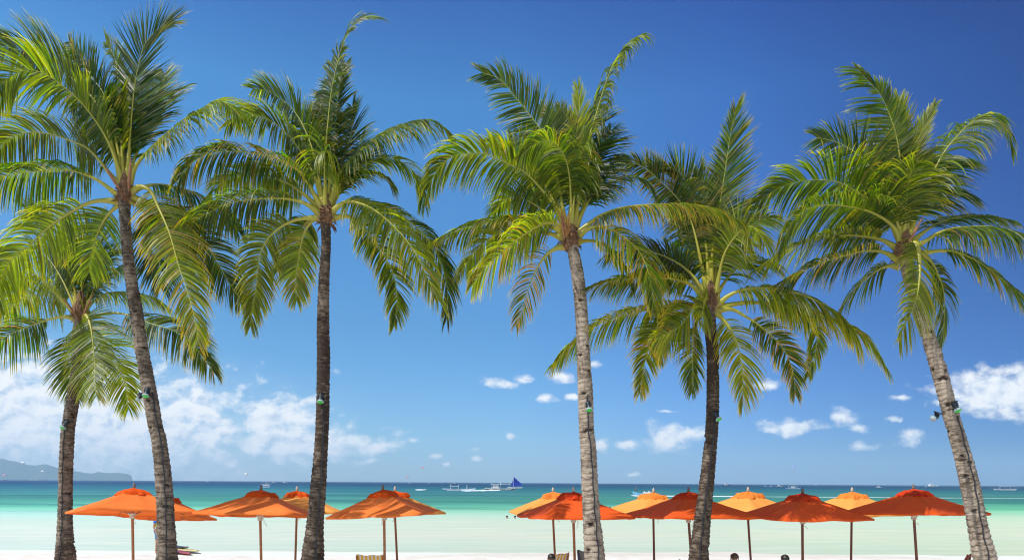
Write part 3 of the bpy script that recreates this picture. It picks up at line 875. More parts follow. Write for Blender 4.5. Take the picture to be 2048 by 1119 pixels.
# ---- palm five: right, leaning
PALMS.append(dict(Y=15.2, c=(1807, 500), heart=.20, bark='c', seed=5, scars=((760, 2.3), (812, 2.1), (915, 2.2), (955, 2.4), (1025, 2.2)),
  label='leaning coconut palm at the right edge with a broad frond hanging over its trunk',
  line=[(1806, 500, 26), (1822, 565, 26), (1838, 612, 26), (1852, 659, 26), (1873, 721, 31), (1889, 782, 30), (1906, 844, 32), (1924, 905, 34), (1939, 965, 37), (1949, 1017, 38), (1958, 1066, 40), (1970, 1119, 47)],
  fronds=[
   f([(1808,470),(1805,380),(1800,320),(1792,270),(1775,219),(1760,189),(1738,163),(1712,136)], dz=-.2, f=24, L=.72, g=.45, y=.3, w=-.55, s=(1,.5), tear=.6),
   f([(1810,460),(1806,380),(1800,300),(1797,240),(1797,200)], dz=.3, f=20, L=.6, g=.05, y=.7, a=.5),
   f([(1812,460),(1816,380),(1826,310),(1845,258),(1868,212)], dz=.4, f=20, L=.42, g=.05, y=.8, a=.45),
   f([(1816,480),(1838,415),(1862,354),(1888,305),(1918,268),(1952,238),(1986,228),(2010,252),(2025,298)], dz=-.3, f=55, L=.8, g=1.55, y=.35, tear=.8),
   f([(1803,470),(1780,390),(1730,322),(1693,294),(1663,281),(1633,275)], dz=.4, f=45, L=.68, g=.6, y=.3),
   f([(1800,478),(1760,414),(1719,388),(1678,365),(1633,360),(1588,365),(1550,380),(1513,405)], dz=-.2, f=46, L=.78, g=.85, y=.35, k=.1),
   f([(1804,500),(1789,456),(1749,427),(1700,414),(1655,410),(1610,420),(1583,446),(1561,487)], dz=-.9, f=62, L=.88, g=1.35, y=.3, k=.15, t0=.15),
   f([(1800,500),(1758,478),(1688,470),(1630,480),(1585,495),(1536,523),(1504,544)], dz=.5, f=64, L=.72, g=1.1, y=.65, t0=.15),
   f([(1798,522),(1770,505),(1733,501),(1688,511),(1638,527),(1589,552),(1554,570)], dz=.0, f=66, L=.65, g=1.3, y=.15, b=.4, t0=.16, k=.15),
   f([(1797,532),(1775,532),(1756,539),(1729,560),(1704,585),(1684,612)], dz=.4, f=62, L=.68, g=1.2, y=.4, t0=.14),
   f([(1822,500),(1830,484),(1838,515),(1838,564),(1828,610),(1812,645),(1797,678)], dz=-1.5, f=22, L=.72, g=.75, y=.75, t0=.06, tear=.6, rb=1.5),
   f([(1826,508),(1852,512),(1874,545),(1888,590),(1888,640),(1880,690)], dz=.3, f=32, L=.62, g=.8, y=.3, k=.2),
   f([(1820,496),(1844,486),(1877,466),(1905,457),(1945,453),(1992,454),(2045,468),(2100,492)], dz=-.5, f=74, L=.95, g=1.5, y=.25, k=.2, t0=.18),
   f([(1818,488),(1850,462),(1880,445),(1920,434),(1976,431),(2028,441)], dz=.9, f=60, L=.6, g=.9, y=.1, k=.5, t0=.2),
   f([(1822,508),(1850,505),(1885,501),(1920,507),(1955,523),(1996,552),(2048,596),(2085,640)], dz=-.1, f=52, L=.72, g=1.1, y=.3, k=.2, t0=.22, b=.1),
   f([(1814,470),(1836,400),(1868,350),(1905,320),(1940,318)], dz=.8, f=38, L=.75, g=.7, y=.1, k=.5),
   f([(1814,470),(1840,420),(1878,390),(1915,380),(1945,390)], dz=1.0, f=45, L=.7, g=.9, y=.05, k=.5),
   f([(1808,465),(1790,390),(1768,340),(1740,310)], dz=.9, f=35, L=.75, g=.6, y=.2, k=.3),
   f([(1806,465),(1800,380),(1785,320),(1768,280)], dz=.6, f=35, L=.75, g=.5, y=.25, k=.2),
   f([(1810,465),(1820,400),(1835,350),(1850,310)], dz=.5, f=30, L=.7, g=.5, y=.3),
   f([(1802,480),(1768,425),(1730,400),(1695,395)], dz=1.0, f=45, L=.7, g=1.0, y=.1, k=.4),
   f([(1804,480),(1788,430),(1760,395),(1740,390)], dz=-.5, f=45, L=.7, g=1.0, y=.3, k=.1),
   f([(1808,470),(1812,410),(1818,360),(1830,330)], dz=-.7, f=35, L=.75, g=.9, y=.45, tear=.6),
   f([(1820,500),(1850,520),(1868,560),(1872,610)], dz=1.0, f=40, L=.6, g=.9, y=.3, k=.3),
  ], spathes=[((1815,490),(1850,425),.05)]))

# ---- palm six: small one behind, far left
PALMS.append(dict(Y=18.9, c=(160, 625), heart=.19, bark='a', seed=6,
  label='shorter coconut palm at far left behind the tall one, umbrella tip crossing its trunk',
  line=[(159, 632, 22), (160, 690, 24), (154, 750, 25), (146, 800, 26), (139, 840, 26), (134, 880, 27), (131, 987, 28), (130, 1051, 30), (131, 1119, 43)],
  fronds=[
   f([(152,640),(140,634),(116,634),(77,645),(34,661),(0,680),(-40,702)], dz=-.4, f=62, L=.9, g=1.2, y=.25, k=.15, t0=.3),
   f([(153,634),(136,612),(116,590),(86,560),(51,540),(0,545),(-40,600)], dz=-.6, f=55, L=.82, g=1.2, y=.85, t0=.14),
   f([(158,628),(164,582),(163,530),(168,480),(180,445)], dz=.3, f=30, L=.85, g=.5, y=.3, k=.1),
   f([(155,625),(148,573),(130,526),(103,470),(75,435),(50,418)], dz=.5, f=35, L=.85, g=.6, y=.4),
   f([(162,628),(182,592),(198,552),(215,517),(234,500)], dz=.2, f=40, L=.9, g=.8, y=.1, k=.45),
   f([(164,632),(184,605),(215,586),(257,584),(300,593),(332,612)], dz=.8, f=62, L=.8, g=1.2, y=.4, k=.1),
   f([(166,642),(190,632),(215,626),(250,628),(300,646),(345,660),(378,680),(404,711),(427,744)], dz=-.6, f=48, L=.8, g=1.0, y=.25, k=.1, t0=.3, b=.12),
   f([(162,640),(172,630),(182,655),(188,710),(190,758),(192,792)], dz=-1.4, f=16, L=.85, g=.6, y=.45, t0=.05),
   f([(166,644),(190,662),(222,698),(243,745),(253,785),(256,818)], dz=-.7, f=24, L=.75, g=.65, y=.75, t0=.1),
   f([(156,644),(148,660),(143,710),(144,760),(148,790)], dz=.5, f=30, L=.7, g=.7, y=.5),
   f([(160,626),(184,560),(200,490),(200,440)], dz=.9, f=30, L=.8, g=.6, y=.2, k=.3),
   f([(155,626),(125,560),(95,515),(60,490)], dz=.9, f=40, L=.85, g=.8, y=.6),
   f([(153,632),(120,600),(80,590),(40,600),(10,630)], dz=.8, f=55, L=.8, g=1.1, y=.7),
   f([(156,626),(140,560),(135,500),(125,450)], dz=1.2, f=35, L=.8, g=.5, y=.5),
   f([(162,628),(195,575),(225,545),(250,540)], dz=1.2, f=45, L=.8, g=.9, y=.2, k=.3),
  ], spathes=[((165,632),(188,585),.05), ((153,632),(125,592),.05)]))


def build_palms():
    for i, pl in enumerate(PALMS):
        rng = random.Random(100 + i)
        Y = pl['Y']
        lx, ly, lw = pl['line'][-1]; px_, py_, _ = pl['line'][-2]
        gy = HY + H / Y * F
        b = P(lx + (gy - ly) * (lx - px_) / (ly - py_) * .8, gy, Y)
        root = empty('palm_tree', (b.x, Y, 0))
        bpy.context.view_layer.update()
        tag(root, pl['label'], 'palm tree', 'coconut palms along the beach')
        Ps, rad = make_trunk(root, Y, pl['line'], TM[pl['bark']], rng, seed=pl['seed'] * 7, scars=pl.get('scars', ()))
        make_heart(root, Y, pl['c'], pl['heart'] * .8, rng, top=(pl['c'][0] + 2, pl['c'][1] - 44))
        for sp in pl.get('spathes', []): make_spathe(root, Y, *sp)
        if i == 2:
            fm = MB(); off = root.location
            for q in range(26):
                a0 = P(1134, 470, Y - .25) - off
                b0 = P(rng.uniform(1112, 1140), rng.uniform(418, 462), Y - rng.uniform(.3, .5)) - off
                mid = a0.lerp(b0, .5) + Vector((rng.uniform(-.05, .05), 0, rng.uniform(.0, .06)))
                fm.tube([a0, mid, b0], [.012, .009, .006], 5)
            fm.build('flower_stalk', FLOWER, root)
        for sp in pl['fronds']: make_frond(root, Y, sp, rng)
        pl['axis'] = (Ps, rad)
build_palms()


def trunk_at(i, py):
    """centre and radius of palm i's trunk where the photo row is py"""
    Ps, rad = PALMS[i]['axis']; Y = PALMS[i]['Y']
    z = P(1024, py, Y).z
    k = int(np.argmin(np.abs(Ps[:, 2] - z)))
    return Vector(Ps[k]), float(rad[k])


# ---------------------------------------------------------------- cables and spotlights on the trunks
CABLE = simple_mat('black_cable', (.012, .016, .026), .45)
LAMPBODY = simple_mat('spotlight_body', (.018, .026, .038), .4, var=.3, scale=20)
LAMPRIM = simple_mat('spotlight_rim', (.30, .42, .42), .35)
LENS = simple_mat('green_lens', (.03, .50, .05), .2, var=.2, scale=30)
LENSW = simple_mat('clear_lens', (.34, .42, .46), .2, var=.1, scale=30)


def make_cable(i, rows, offs, label):
    """rows: photo rows; offs: sideways offset in fractions of the trunk radius"""
    pts = []
    for n in range(60):
        py = rows[0] + (rows[1] - rows[0]) * n / 59
        c, r = trunk_at(i, py)
        o = np.interp(n / 59, np.linspace(0, 1, len(offs)), offs) + .05 * math.sin(n * .9 + i)
        o = max(-.95, min(.95, o))
        tw = Vector((-c.x, -c.y, 0)).normalized(); rt = Vector((-tw.y, tw.x, 0))
        pts.append(c + rt * (o * r) + tw * (math.sqrt(max(.02, 1 - o * o)) * r * 1.05 + .012))
    o = MB().tube(pts, .013, 6).build('power_cable', CABLE, smooth=True)
    tag(o, label, 'cable', 'cables running down the palm trunks')


make_cable(0, (790, 1225), (.3, .25, .12, .0, -.1, -.1), 'black cable running down the tall left palm below its pair of spotlights')
make_cable(1, (800, 1225), (.05, .3, .3, .25, .1), 'black cable down the dark trunk of the straight palm under the green spotlight')
make_cable(2, (790, 1225), (.2, .3, .42, .45, .35, .2), 'dark blue cable down the pale trunk right of the blue sailboat')
make_cable(3, (840, 1225), (.4, .2, .05, .1, .0), 'thin black cable down the dark trunk of the shorter palm right of centre')
make_cable(4, (828, 1225), (.75, .55, .45, .4, .3, .25), 'thick black cable down the leaning pale trunk at the right edge')
make_cable(5, (860, 1225), (-.45, -.5, -.4, -.5, -.45), 'thin black cable down the shorter trunk at far left')


def make_spot(i, px, py, tilt, label, lens=LENS, size=1.0, out=0.0):
    c, r = trunk_at(i, py)
    best = None
    for q in range(80):                      # first point of the sight line that touches the bark
        y_ = c.y - 2 * r + 4 * r * q / 79
        t_ = P(px, py, y_); d_ = math.hypot(t_.x - c.x, t_.y - c.y)
        if best is None or d_ < best[0]: best = (d_, t_)
        if d_ <= r + .07: best = (d_, t_); break
    p = best[1]
    size *= .86
    root = empty('spotlight', p)
    tag(root, label, 'spotlight', 'spotlights strapped to the palm trunks')
    rot = Matrix.Rotation(tilt, 3, 'Y') @ Matrix.Rotation(math.radians(-22), 3, 'X')   # body axis points down along -z
    def tr(mb):
        mb.v = [rot @ (q * size) for q in mb.v]; return mb
    tr(MB().lathe([(.02, .17), (.05, .165), (.056, .12), (.045, .08), (.05, .02), (.058, -.01)], 14)).build('housing', LAMPBODY, root, True)
    tr(MB().lathe([(.060, .0), (.082, -.03), (.085, -.048), (.070, -.050)], 16)).build('reflector_rim', LAMPRIM, root, True)
    tr(MB().lathe([(.068, -.045), (.062, -.066), (.035, -.078), (.005, -.081)], 16)).build('lens', lens, root, True)
    hb = MB()
    d = Vector((c.x, c.y, c.z + .10)) - p
    d = d.normalized() * max(.05, d.length - r * .7)
    hb.tube([rot @ Vector((0, 0, .12 * size)), Vector((0, 0, .16)) * size, d + Vector((0, 0, .02))], .016, 8)
    hb.tube([rot @ Vector((-.062, 0, .06)) * size, rot @ Vector((-.07, 0, .15)) * size, rot @ Vector((.07, 0, .15)) * size, rot @ Vector((.062, 0, .06)) * size], .009, 6)
    hb.build('bracket', LAMPBODY, root, True)


make_spot(0, 292, 788, .10, 'larger green spotlight on the tall left palm, beside a smaller pale one')
make_spot(0, 277, 797, .35, 'small spotlight with a pale lens hanging left of the tall palm trunk', LENSW, .8, .12)
make_spot(1, 641, 800, .0, 'round green spotlight on the dark straight trunk above the second front umbrella gap')
make_spot(2, 1178, 816, -.1, 'green lensed spotlight on the pale trunk right of the blue sailboat')
make_spot(3, 1436, 835, -.45, 'green spotlight angled off the right edge of the dark short palm trunk')
make_spot(4, 1914, 817, -.25, 'bright green spotlight on the right side of the leaning palm trunk', LENS, 1.1)
make_spot(4, 1868, 835, 1.05, 'dark spotlight with a white lens sticking out left of the leaning palm trunk', LENSW, .95, .1)
make_spot(5, 127, 852, .45, 'pale green spotlight at the left edge of the far left trunk', LENS, 1.15)


# ---------------------------------------------------------------- umbrellas
def cloth_material(name, c, red):
    m, T = material(name)
    tc = T.n('ShaderNodeTexCoord'); ob = tc.outputs['Object']
    n1 = T.noise(ob, 1.6, 4, .6); n2 = T.noise(T.v('MULTIPLY', ob, (3, 3, 9)).outputs[0], 2.0, 4, .6); n3 = T.noise(ob, 90, 2, .5)
    cc = T.mix(T.rng(n1, .3, .75, 0, .55), c, red)
    hh = T.m('ADD', n2, T.m('MULTIPLY', n3, .06))
    bp = T.n('ShaderNodeBump', i={'Height': hh, 'Strength': .35, 'Distance': .06})
    b = T.n('ShaderNodeBsdfPrincipled', i={'Base Color': cc, 'Roughness': .75, 'Normal': bp.outputs[0], 'Specular IOR Level': .12})
    tr = T.n('ShaderNodeBsdfTranslucent', i={'Color': T.mix(.6, cc, (1, .32, .03), 'MULTIPLY')})
    mx = T.n('ShaderNodeMixShader', i={0: .24, 1: b.outputs[0], 2: tr.outputs[0]})
    T.n('ShaderNodeOutputMaterial', i={0: mx.outputs[0]})
    return m


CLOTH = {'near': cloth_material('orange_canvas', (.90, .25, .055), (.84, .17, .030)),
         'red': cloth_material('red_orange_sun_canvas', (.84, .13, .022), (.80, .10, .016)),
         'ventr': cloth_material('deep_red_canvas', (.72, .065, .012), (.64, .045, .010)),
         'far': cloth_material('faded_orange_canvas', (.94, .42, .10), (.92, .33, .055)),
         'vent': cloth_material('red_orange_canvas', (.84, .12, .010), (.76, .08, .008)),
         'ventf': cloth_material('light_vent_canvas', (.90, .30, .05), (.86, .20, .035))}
WOOD = simple_mat('umbrella_wood', (.36, .15, .055), .5, var=.25, scale=12)
WOODD = simple_mat('umbrella_wood_dark', (.17, .06, .03), .5, var=.25, scale=12)
FINW = simple_mat('finial_pale', (.55, .45, .36), .6, var=.2, scale=25)
FIND = simple_mat('finial_grey', (.17, .13, .11), .6, var=.2, scale=25)
HUB = simple_mat('hub_rope_white', (.62, .55, .45), .7, var=.3, scale=40, bump=.3)
ROPE = simple_mat('tie_cord', (.60, .52, .40), .8, var=.2, scale=30)


def ray_square(a, half):
    """distance to the edge of a square of half-side `half` along angle a"""
    c, s = abs(math.cos(a)), abs(math.sin(a))
    return half / max(c, s)


def umbrella(apex_px, Y, ang, tilt_dir, tilt, half, label, group, cloth, vent, fin, wood, seed, lean=(0, 0), rimdrop=.55, foot_px=None):
    """square canopy; ang = compass angle of a corner from the viewer's side"""
    rng = random.Random(seed)
    ap = P(apex_px[0], apex_px[1], Y)
    base_x = ap.x if foot_px is None else P(foot_px, 1119, Y).x
    # keep the drawn slant of the pole down to the sand
    zf = P(apex_px[0], 1119, Y).z
    gx = ap.x + (base_x - ap.x) * (ap.z / (ap.z - zf)) if foot_px is not None else ap.x
    root = empty('beach_umbrella', (gx, Y, 0))
    tag(root, label, 'umbrella', group)
    off = Vector((gx, Y, 0))
    topz = ap.z - .115          # underside of the finial
    # canopy frame: tilt about the top of the pole
    cx = ap.x - gx
    Rz = Matrix.Rotation(ang, 3, 'Z')
    axis = Vector((math.cos(tilt_dir), math.sin(tilt_dir), 0))
    Rt = Matrix.Rotation(tilt, 3, axis)
    def W(p): return Vector((cx, 0, topz)) + Rt @ (Rz @ Vector(p))
    # canvas: polar grid on a square
    na, nr = 64, 22
    V = []; Fc = []
    ph = [rng.uniform(0, 6.28) for _ in range(6)]
    def surf(a, s, lift=0.0, rag=0.0):
        R = ray_square(a, half) * s
        x, y = R * math.cos(a), R * math.sin(a)
        e = max(abs(x), abs(y)) / half           # 0..1 from the centre to the edge
        z = -rimdrop * (.72 * e + .28 * e ** .75)
        # canvas sags between the eight ribs and near the rim
        k = (a * 4 / math.pi) % 1.0
        z -= .034 * abs(math.sin(math.pi * k)) ** .85 * e * (1.25 - .8 * e)
        z += .012 * noise.noise(Vector((x * 2.2 + seed, y * 2.2, 0))) + .006 * noise.noise(Vector((x * 7 + seed, y * 7, 4))) * min(1, e * 2)
        return Vector((x, y, z + lift))
    for i in range(nr + 1):
        s = .16 + (1 - .16) * i / nr
        for j in range(na):
            V.append(W(surf(2 * math.pi * j / na, s)))
    for i in range(nr):
        for j in range(na):
            a, b = i * na + j, i * na + (j + 1) % na
            Fc.append((a, b, b + na, a + na))
    # short turned-down hem
    b0 = len(V)
    for j in range(na):
        a = 2 * math.pi * j / na
        p = surf(a, 1.0); V.append(W(p + Vector((0, 0, -.045 - .012 * noise.noise(Vector((math.cos(a) * 4 + seed, math.sin(a) * 4, 0)))))))
    for j in range(na):
        a, b = nr * na + j, nr * na + (j + 1) % na
        Fc.append((a, b, b0 + (j + 1) % na, b0 + j))
    mesh_obj('canopy', V, Fc, cloth, root, smooth=True)
    # wind vent: rumpled cap that lifts off the canvas
    V = []; Fc = []; nv = 9; na2 = 72
    hv = .285 * half
    crump = rng.uniform(.7, 1.4)
    for i in range(nv + 1):
        s = i / nv
        for j in range(na2):
            a = 2 * math.pi * j / na2
            R = ray_square(a, hv) * max(.03, s)
            rf = noise.noise(Vector((math.cos(a) * 2.3 + seed * 3, math.sin(a) * 2.3, s * 1.2)))
            rf2 = noise.noise(Vector((math.cos(a) * 6 + seed, math.sin(a) * 6, s * 3)))
            R *= 1 + s * (.16 * rf + .10 * rf2) * crump
            x, y = R * math.cos(a), R * math.sin(a)
            e = max(abs(x), abs(y)) / half
            z = -rimdrop * (.72 * e + .28 * e ** .75) + .024 + .055 * s ** 1.3 + s * crump * (.085 * rf + .065 * rf2)
            if s > .8: z -= (s - .8) * .45
            V.append(W((x, y, z)))
    for i in range(nv):
        for j in range(na2):
            a, b = i * na2 + j, i * na2 + (j + 1) % na2
            Fc.append((a, b, b + na2, a + na2))
    mesh_obj('wind_vent', V, Fc, vent, root, smooth=True)
    # pole, finial, hub, ribs, struts
    tp = W((0, 0, .02)); hubp = W((0, 0, -.60))
    pv = MB(); pv.tube([(0, 0, -.35), hubp.lerp(Vector((0, 0, 0)), .0), tp], .031, 12)
    pv.build('pole', wood, root, True)
    fm = MB(); fm.lathe([(.036, .0), (.05, .012), (.05, .03), (.038, .04), (.052, .065), (.050, .10), (.036, .135), (.018, .165), (.004, .18)], 14)
    q = (tp - hubp).normalized().to_track_quat('Z', 'Y').to_matrix()
    fm.v = [tp + q @ (p * .66) for p in fm.v]; fm.build('finial', fin, root, True)
    hm = MB(); hm.lathe([(.045, -.11), (.060, -.09), (.058, -.03), (.095, -.02), (.10, .03), (.05, .04)], 16)
    hm.v = [hubp + q @ p for p in hm.v]; hm.build('hub', HUB, root, True)
    for j in range(8):
        a = math.pi / 4 * j
        e = Vector(surf(a, .985)) + Vector((0, 0, -.022)); m_ = Vector(surf(a, .5)) + Vector((0, 0, -.022)); s0 = Vector((math.cos(a) * .05, math.sin(a) * .05, -.05))
        rb = MB(); rb.tube([W(s0), W(m_), W(e)], [.013, .013, .010], 6); ro = rb.build('rib', wood, root)
        st = MB(); st.tube([hubp + (Rt @ (Rz @ Vector((math.cos(a) * .08, math.sin(a) * .08, 0)))), W(m_ + Vector((0, 0, -.02)))], .010, 6)
        st.build('strut', wood, root)
    # loose tie cord under the hub
    cm = MB(); p = hubp + Vector((.06, -.06, -.02)); pts = [p]
    for j in range(7):
        p = p + Vector((rng.uniform(-.05, .05), rng.uniform(-.02, .02), -.03)); pts.append(p)
    cm.tube(pts, .006, 5); cm.build('tie_cord', ROPE, root, True)
    return root


NEAR = 'front row of orange beach umbrellas'; FARG = 'back row of paler orange beach umbrellas'
D = math.radians
N0 = 17.6; F0 = 20.6
A0 = -math.pi / 2 + math.pi / 4   # a corner pointing at the viewer when ang = pi/4 + ... (square's corners sit at 45 degrees)
# ang rotates the square; corner nearest the viewer at -90 degrees when ang = 45 degrees
def rot_for(front_corner_deg):   # positive: front corner swings to the left
    return D(45) - D(front_corner_deg)

umbrella((268, 966), N0, rot_for(4), 0, D(-6.0), 1.17, 'leftmost front orange umbrella, its left tip crossing the far left trunk', NEAR, CLOTH['near'], CLOTH['vent'], FIND, WOOD, 11, foot_px=268)
umbrella((522, 970), N0, rot_for(46), 0, D(-4.2), 1.11, 'front orange umbrella with a ragged crumpled vent, left of the straight dark trunk', NEAR, CLOTH['near'], CLOTH['vent'], FIND, WOOD, 12, foot_px=524)
umbrella((766, 969), N0, rot_for(49), D(90), D(-3.0), 1.06, 'front orange umbrella standing over the yellow striped chair, right of the straight dark trunk', NEAR, CLOTH['near'], CLOTH['vent'], FIND, WOOD, 13, foot_px=769)
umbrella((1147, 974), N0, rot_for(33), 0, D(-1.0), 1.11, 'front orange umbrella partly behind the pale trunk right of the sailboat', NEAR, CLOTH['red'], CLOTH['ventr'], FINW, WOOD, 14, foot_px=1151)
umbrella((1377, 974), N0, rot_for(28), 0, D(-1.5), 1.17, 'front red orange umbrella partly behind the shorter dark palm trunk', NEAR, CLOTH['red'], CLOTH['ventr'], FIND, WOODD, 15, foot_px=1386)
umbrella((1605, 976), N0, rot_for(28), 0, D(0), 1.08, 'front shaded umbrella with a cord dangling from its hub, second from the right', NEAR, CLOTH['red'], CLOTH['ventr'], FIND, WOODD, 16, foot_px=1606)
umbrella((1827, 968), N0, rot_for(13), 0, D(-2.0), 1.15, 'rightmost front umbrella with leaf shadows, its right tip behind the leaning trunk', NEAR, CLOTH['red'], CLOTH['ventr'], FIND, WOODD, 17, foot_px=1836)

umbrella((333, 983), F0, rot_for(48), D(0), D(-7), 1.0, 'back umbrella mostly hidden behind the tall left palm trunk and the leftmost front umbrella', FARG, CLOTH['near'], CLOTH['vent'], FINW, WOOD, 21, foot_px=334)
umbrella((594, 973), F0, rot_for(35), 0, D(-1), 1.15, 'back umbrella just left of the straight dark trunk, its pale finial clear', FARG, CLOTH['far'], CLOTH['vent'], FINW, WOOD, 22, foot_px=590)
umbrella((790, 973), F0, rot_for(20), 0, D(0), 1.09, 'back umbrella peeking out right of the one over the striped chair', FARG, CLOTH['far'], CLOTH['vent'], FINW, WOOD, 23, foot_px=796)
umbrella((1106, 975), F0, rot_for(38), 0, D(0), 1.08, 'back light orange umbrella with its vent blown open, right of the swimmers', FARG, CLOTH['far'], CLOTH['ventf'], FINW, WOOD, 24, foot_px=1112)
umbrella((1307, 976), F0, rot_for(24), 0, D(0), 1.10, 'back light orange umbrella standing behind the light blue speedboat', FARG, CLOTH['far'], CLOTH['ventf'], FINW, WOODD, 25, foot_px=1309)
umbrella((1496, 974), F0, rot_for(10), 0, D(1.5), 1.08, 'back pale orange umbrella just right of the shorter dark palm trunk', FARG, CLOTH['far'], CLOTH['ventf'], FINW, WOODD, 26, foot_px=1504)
umbrella((1704, 975), F0, rot_for(22), 0, D(1.0), 1.08, 'back pale orange umbrella between the two rightmost front umbrellas', FARG, CLOTH['far'], CLOTH['ventf'], FINW, WOODD, 27, foot_px=1702)


# ---------------------------------------------------------------- boats
WHITE = simple_mat('white_boat_paint', (.66, .68, .70), .4, var=.05)
DARKH = simple_mat('dark_red_hull', (.10, .03, .03), .5, var=.3, scale=2)
NAVY = simple_mat('navy_paint', (.01, .03, .13), .5)
BLUEH = simple_mat('blue_hull', (.05, .28, .62), .4)
LBLUE = simple_mat('light_blue_hull', (.22, .52, .75), .4)
GLASSD = simple_mat('dark_window', (.02, .03, .05), .2)
SAILB = simple_mat('blue_sail_cloth', (.010, .045, .42), .7, trans=.25)
BAMBOO = simple_mat('white_bamboo', (.78, .76, .70), .6)
FOAM = simple_mat('wake_foam', (.66, .74, .75), .8, var=.1, scale=.6, bump=.3)
SKIN = simple_mat('skin', (.42, .22, .14), .5, var=.1)
HAIR = simple_mat('dark_hair', (.015, .010, .008), .5, var=.4, scale=60)
PINK = simple_mat('pink_canopy_cloth', (.75, .25, .42), .7); REDC = simple_mat('red_canopy_cloth', (.72, .16, .14), .7); CREAM = simple_mat('cream_canopy_cloth', (.80, .74, .58), .7)
WHITEC = simple_mat('white_canopy_cloth', (.85, .86, .88), .7); VIOLET = simple_mat('violet_canopy_cloth', (.30, .28, .72), .7)


def hull_mesh(L, B, Hh, rake=.18, z0=-.25, ends='sharp'):
    """canoe-like hull along x, bow at +x"""
    st = 17; rows = []
    for i in range(st):
        t = i / (st - 1) * 2 - 1
        w = B / 2 * (1 - abs(t) ** (2.6 if t > 0 else (3.0 if ends == 'sharp' else 8)))
        w = max(w, .015 if (t > .95 or ends == 'sharp') else B * .3)
        sheer = Hh * (1 + rake * 2.2 * max(0, t) ** 3 + (rake * 1.5 * max(0, -t) ** 3 if ends == 'sharp' else 0))
        x = L / 2 * t
        rows.append([(x, -w, sheer), (x * .97, -w * .75, sheer * .35), (x * .93, -w * .12, z0), (x * .93, w * .12, z0), (x * .97, w * .75, sheer * .35), (x, w, sheer)])
    V = [p for r in rows for p in r]; Fc = []
    for i in range(st - 1):
        for j in range(5):
            a = i * 6 + j; Fc.append((a, a + 1, a + 7, a + 6))
        Fc.append((i * 6 + 5, i * 6, i * 6 + 6, i * 6 + 11))
    Fc.append(tuple(range(6))); Fc.append(tuple((st - 1) * 6 + j for j in reversed(range(6))))
    return V, Fc


def banca(px, wy, Lpx, label, hull=WHITE, stripe=None, cabin=False, masts=(), roof=None, outr=True, flip=False, group='boats out on the water', sc=1.0, crew=0):
    """outrigger boat whose waterline centre is seen at (px, wy)"""
    hy = HY + .006 * (px - HX)
    Y = (H - SEA_Z) * F / (wy - hy)
    L = Lpx / F * Y
    root = empty('outrigger_boat', (P(px, wy, Y).x, Y, SEA_Z), math.pi if flip else 0)
    tag(root, label, 'boat', group)
    Bm = L * .075; Hh = max(.6, L * .052)
    V, Fc = hull_mesh(L, Bm, Hh)
    mesh_obj('hull', V, Fc, hull, root)
    if stripe:
        V2, F2 = hull_mesh(L * .985, Bm * 1.05, Hh * .5, z0=-.2)
        mesh_obj('hull_band', V2, F2, stripe, root)
    if outr:
        for s in (-1, 1):
            MB().tube([(-L * .36, s * L * .20, .1), (0, s * L * .21, .04), (L * .30, s * L * .20, .12), (L * .38, s * L * .19, .45)], L * .0045 + .03, 6).build('outrigger_float', BAMBOO, root)
        am = MB()
        for x in (-.26, -.02, .22):
            am.tube([(x * L, -L * .205, .14), (x * L, -L * .06, Hh * 1.2), (x * L, L * .06, Hh * 1.2), (x * L, L * .205, .14)], L * .0035 + .02, 6)
        am.build('cross_beams', BAMBOO, root)
    for x, h in masts:
        MB().tube([(x * L, 0, 0), (x * L, 0, h * L)], L * .003 + .035, 6).build('mast', BAMBOO, root)
    if roof:
        x0, x1, z = roof
        MB().box(((x0 + x1) / 2 * L, 0, z * L), ((x1 - x0) * L, Bm * 1.3, .10 + L * .004)).build('awning', WHITE, root)
    if cabin:
        cb = MB().box((cabin[0] * L, 0, Hh + cabin[2] * L / 2), (cabin[1] * L, Bm * .9, cabin[2] * L), taper=.86).build('cabin', WHITE, root)
        for k in range(3):
            MB().box((cabin[0] * L + (k - 1) * cabin[1] * L * .25, -Bm * .43, Hh + cabin[2] * L * .62), (cabin[1] * L * .12, .06, cabin[2] * L * .18)).build('window', GLASSD, cb)
    for k in range(crew):
        x = (-.15 + .14 * k) * L
        person(root.location + Vector((x * (-1 if flip else 1), -Bm * .1, Hh * .9)), 'sit', 'person sitting aboard the ' + label.split(',')[0][:60], shirt=None)
    return root, Y, L


def motorboat(px, wy, Lpx, label, hull=WHITE, tall=1.0, flip=False):
    hy = HY + .006 * (px - HX)
    Y = (H - SEA_Z) * F / (wy - hy); Y = min(Y, 5200)
    L = Lpx / F * Y
    root = empty('motor_boat', (P(px, wy, Y).x, Y, SEA_Z), math.pi if flip else 0)
    tag(root, label, 'boat', 'boats out on the water')
    V, Fc = hull_mesh(L, L * .28, L * .09, rake=.3, z0=-.3, ends='blunt')
    mesh_obj('hull', V, Fc, hull, root)
    cb = MB().box((-.05 * L, 0, L * .09 + L * .06 * tall), (L * .38, L * .2, L * .12 * tall), taper=.75).build('cabin', WHITE, root)
    MB().box((-.03 * L, -L * .086, L * .09 + L * .075 * tall), (L * .25, L * .03, L * .035 * tall)).build('window', GLASSD, cb)
    MB().tube([(-.1 * L, 0, L * .18), (-.1 * L, 0, L * .32 * tall)], L * .008, 5).build('mast', WHITE, root)
    return root, Y, L


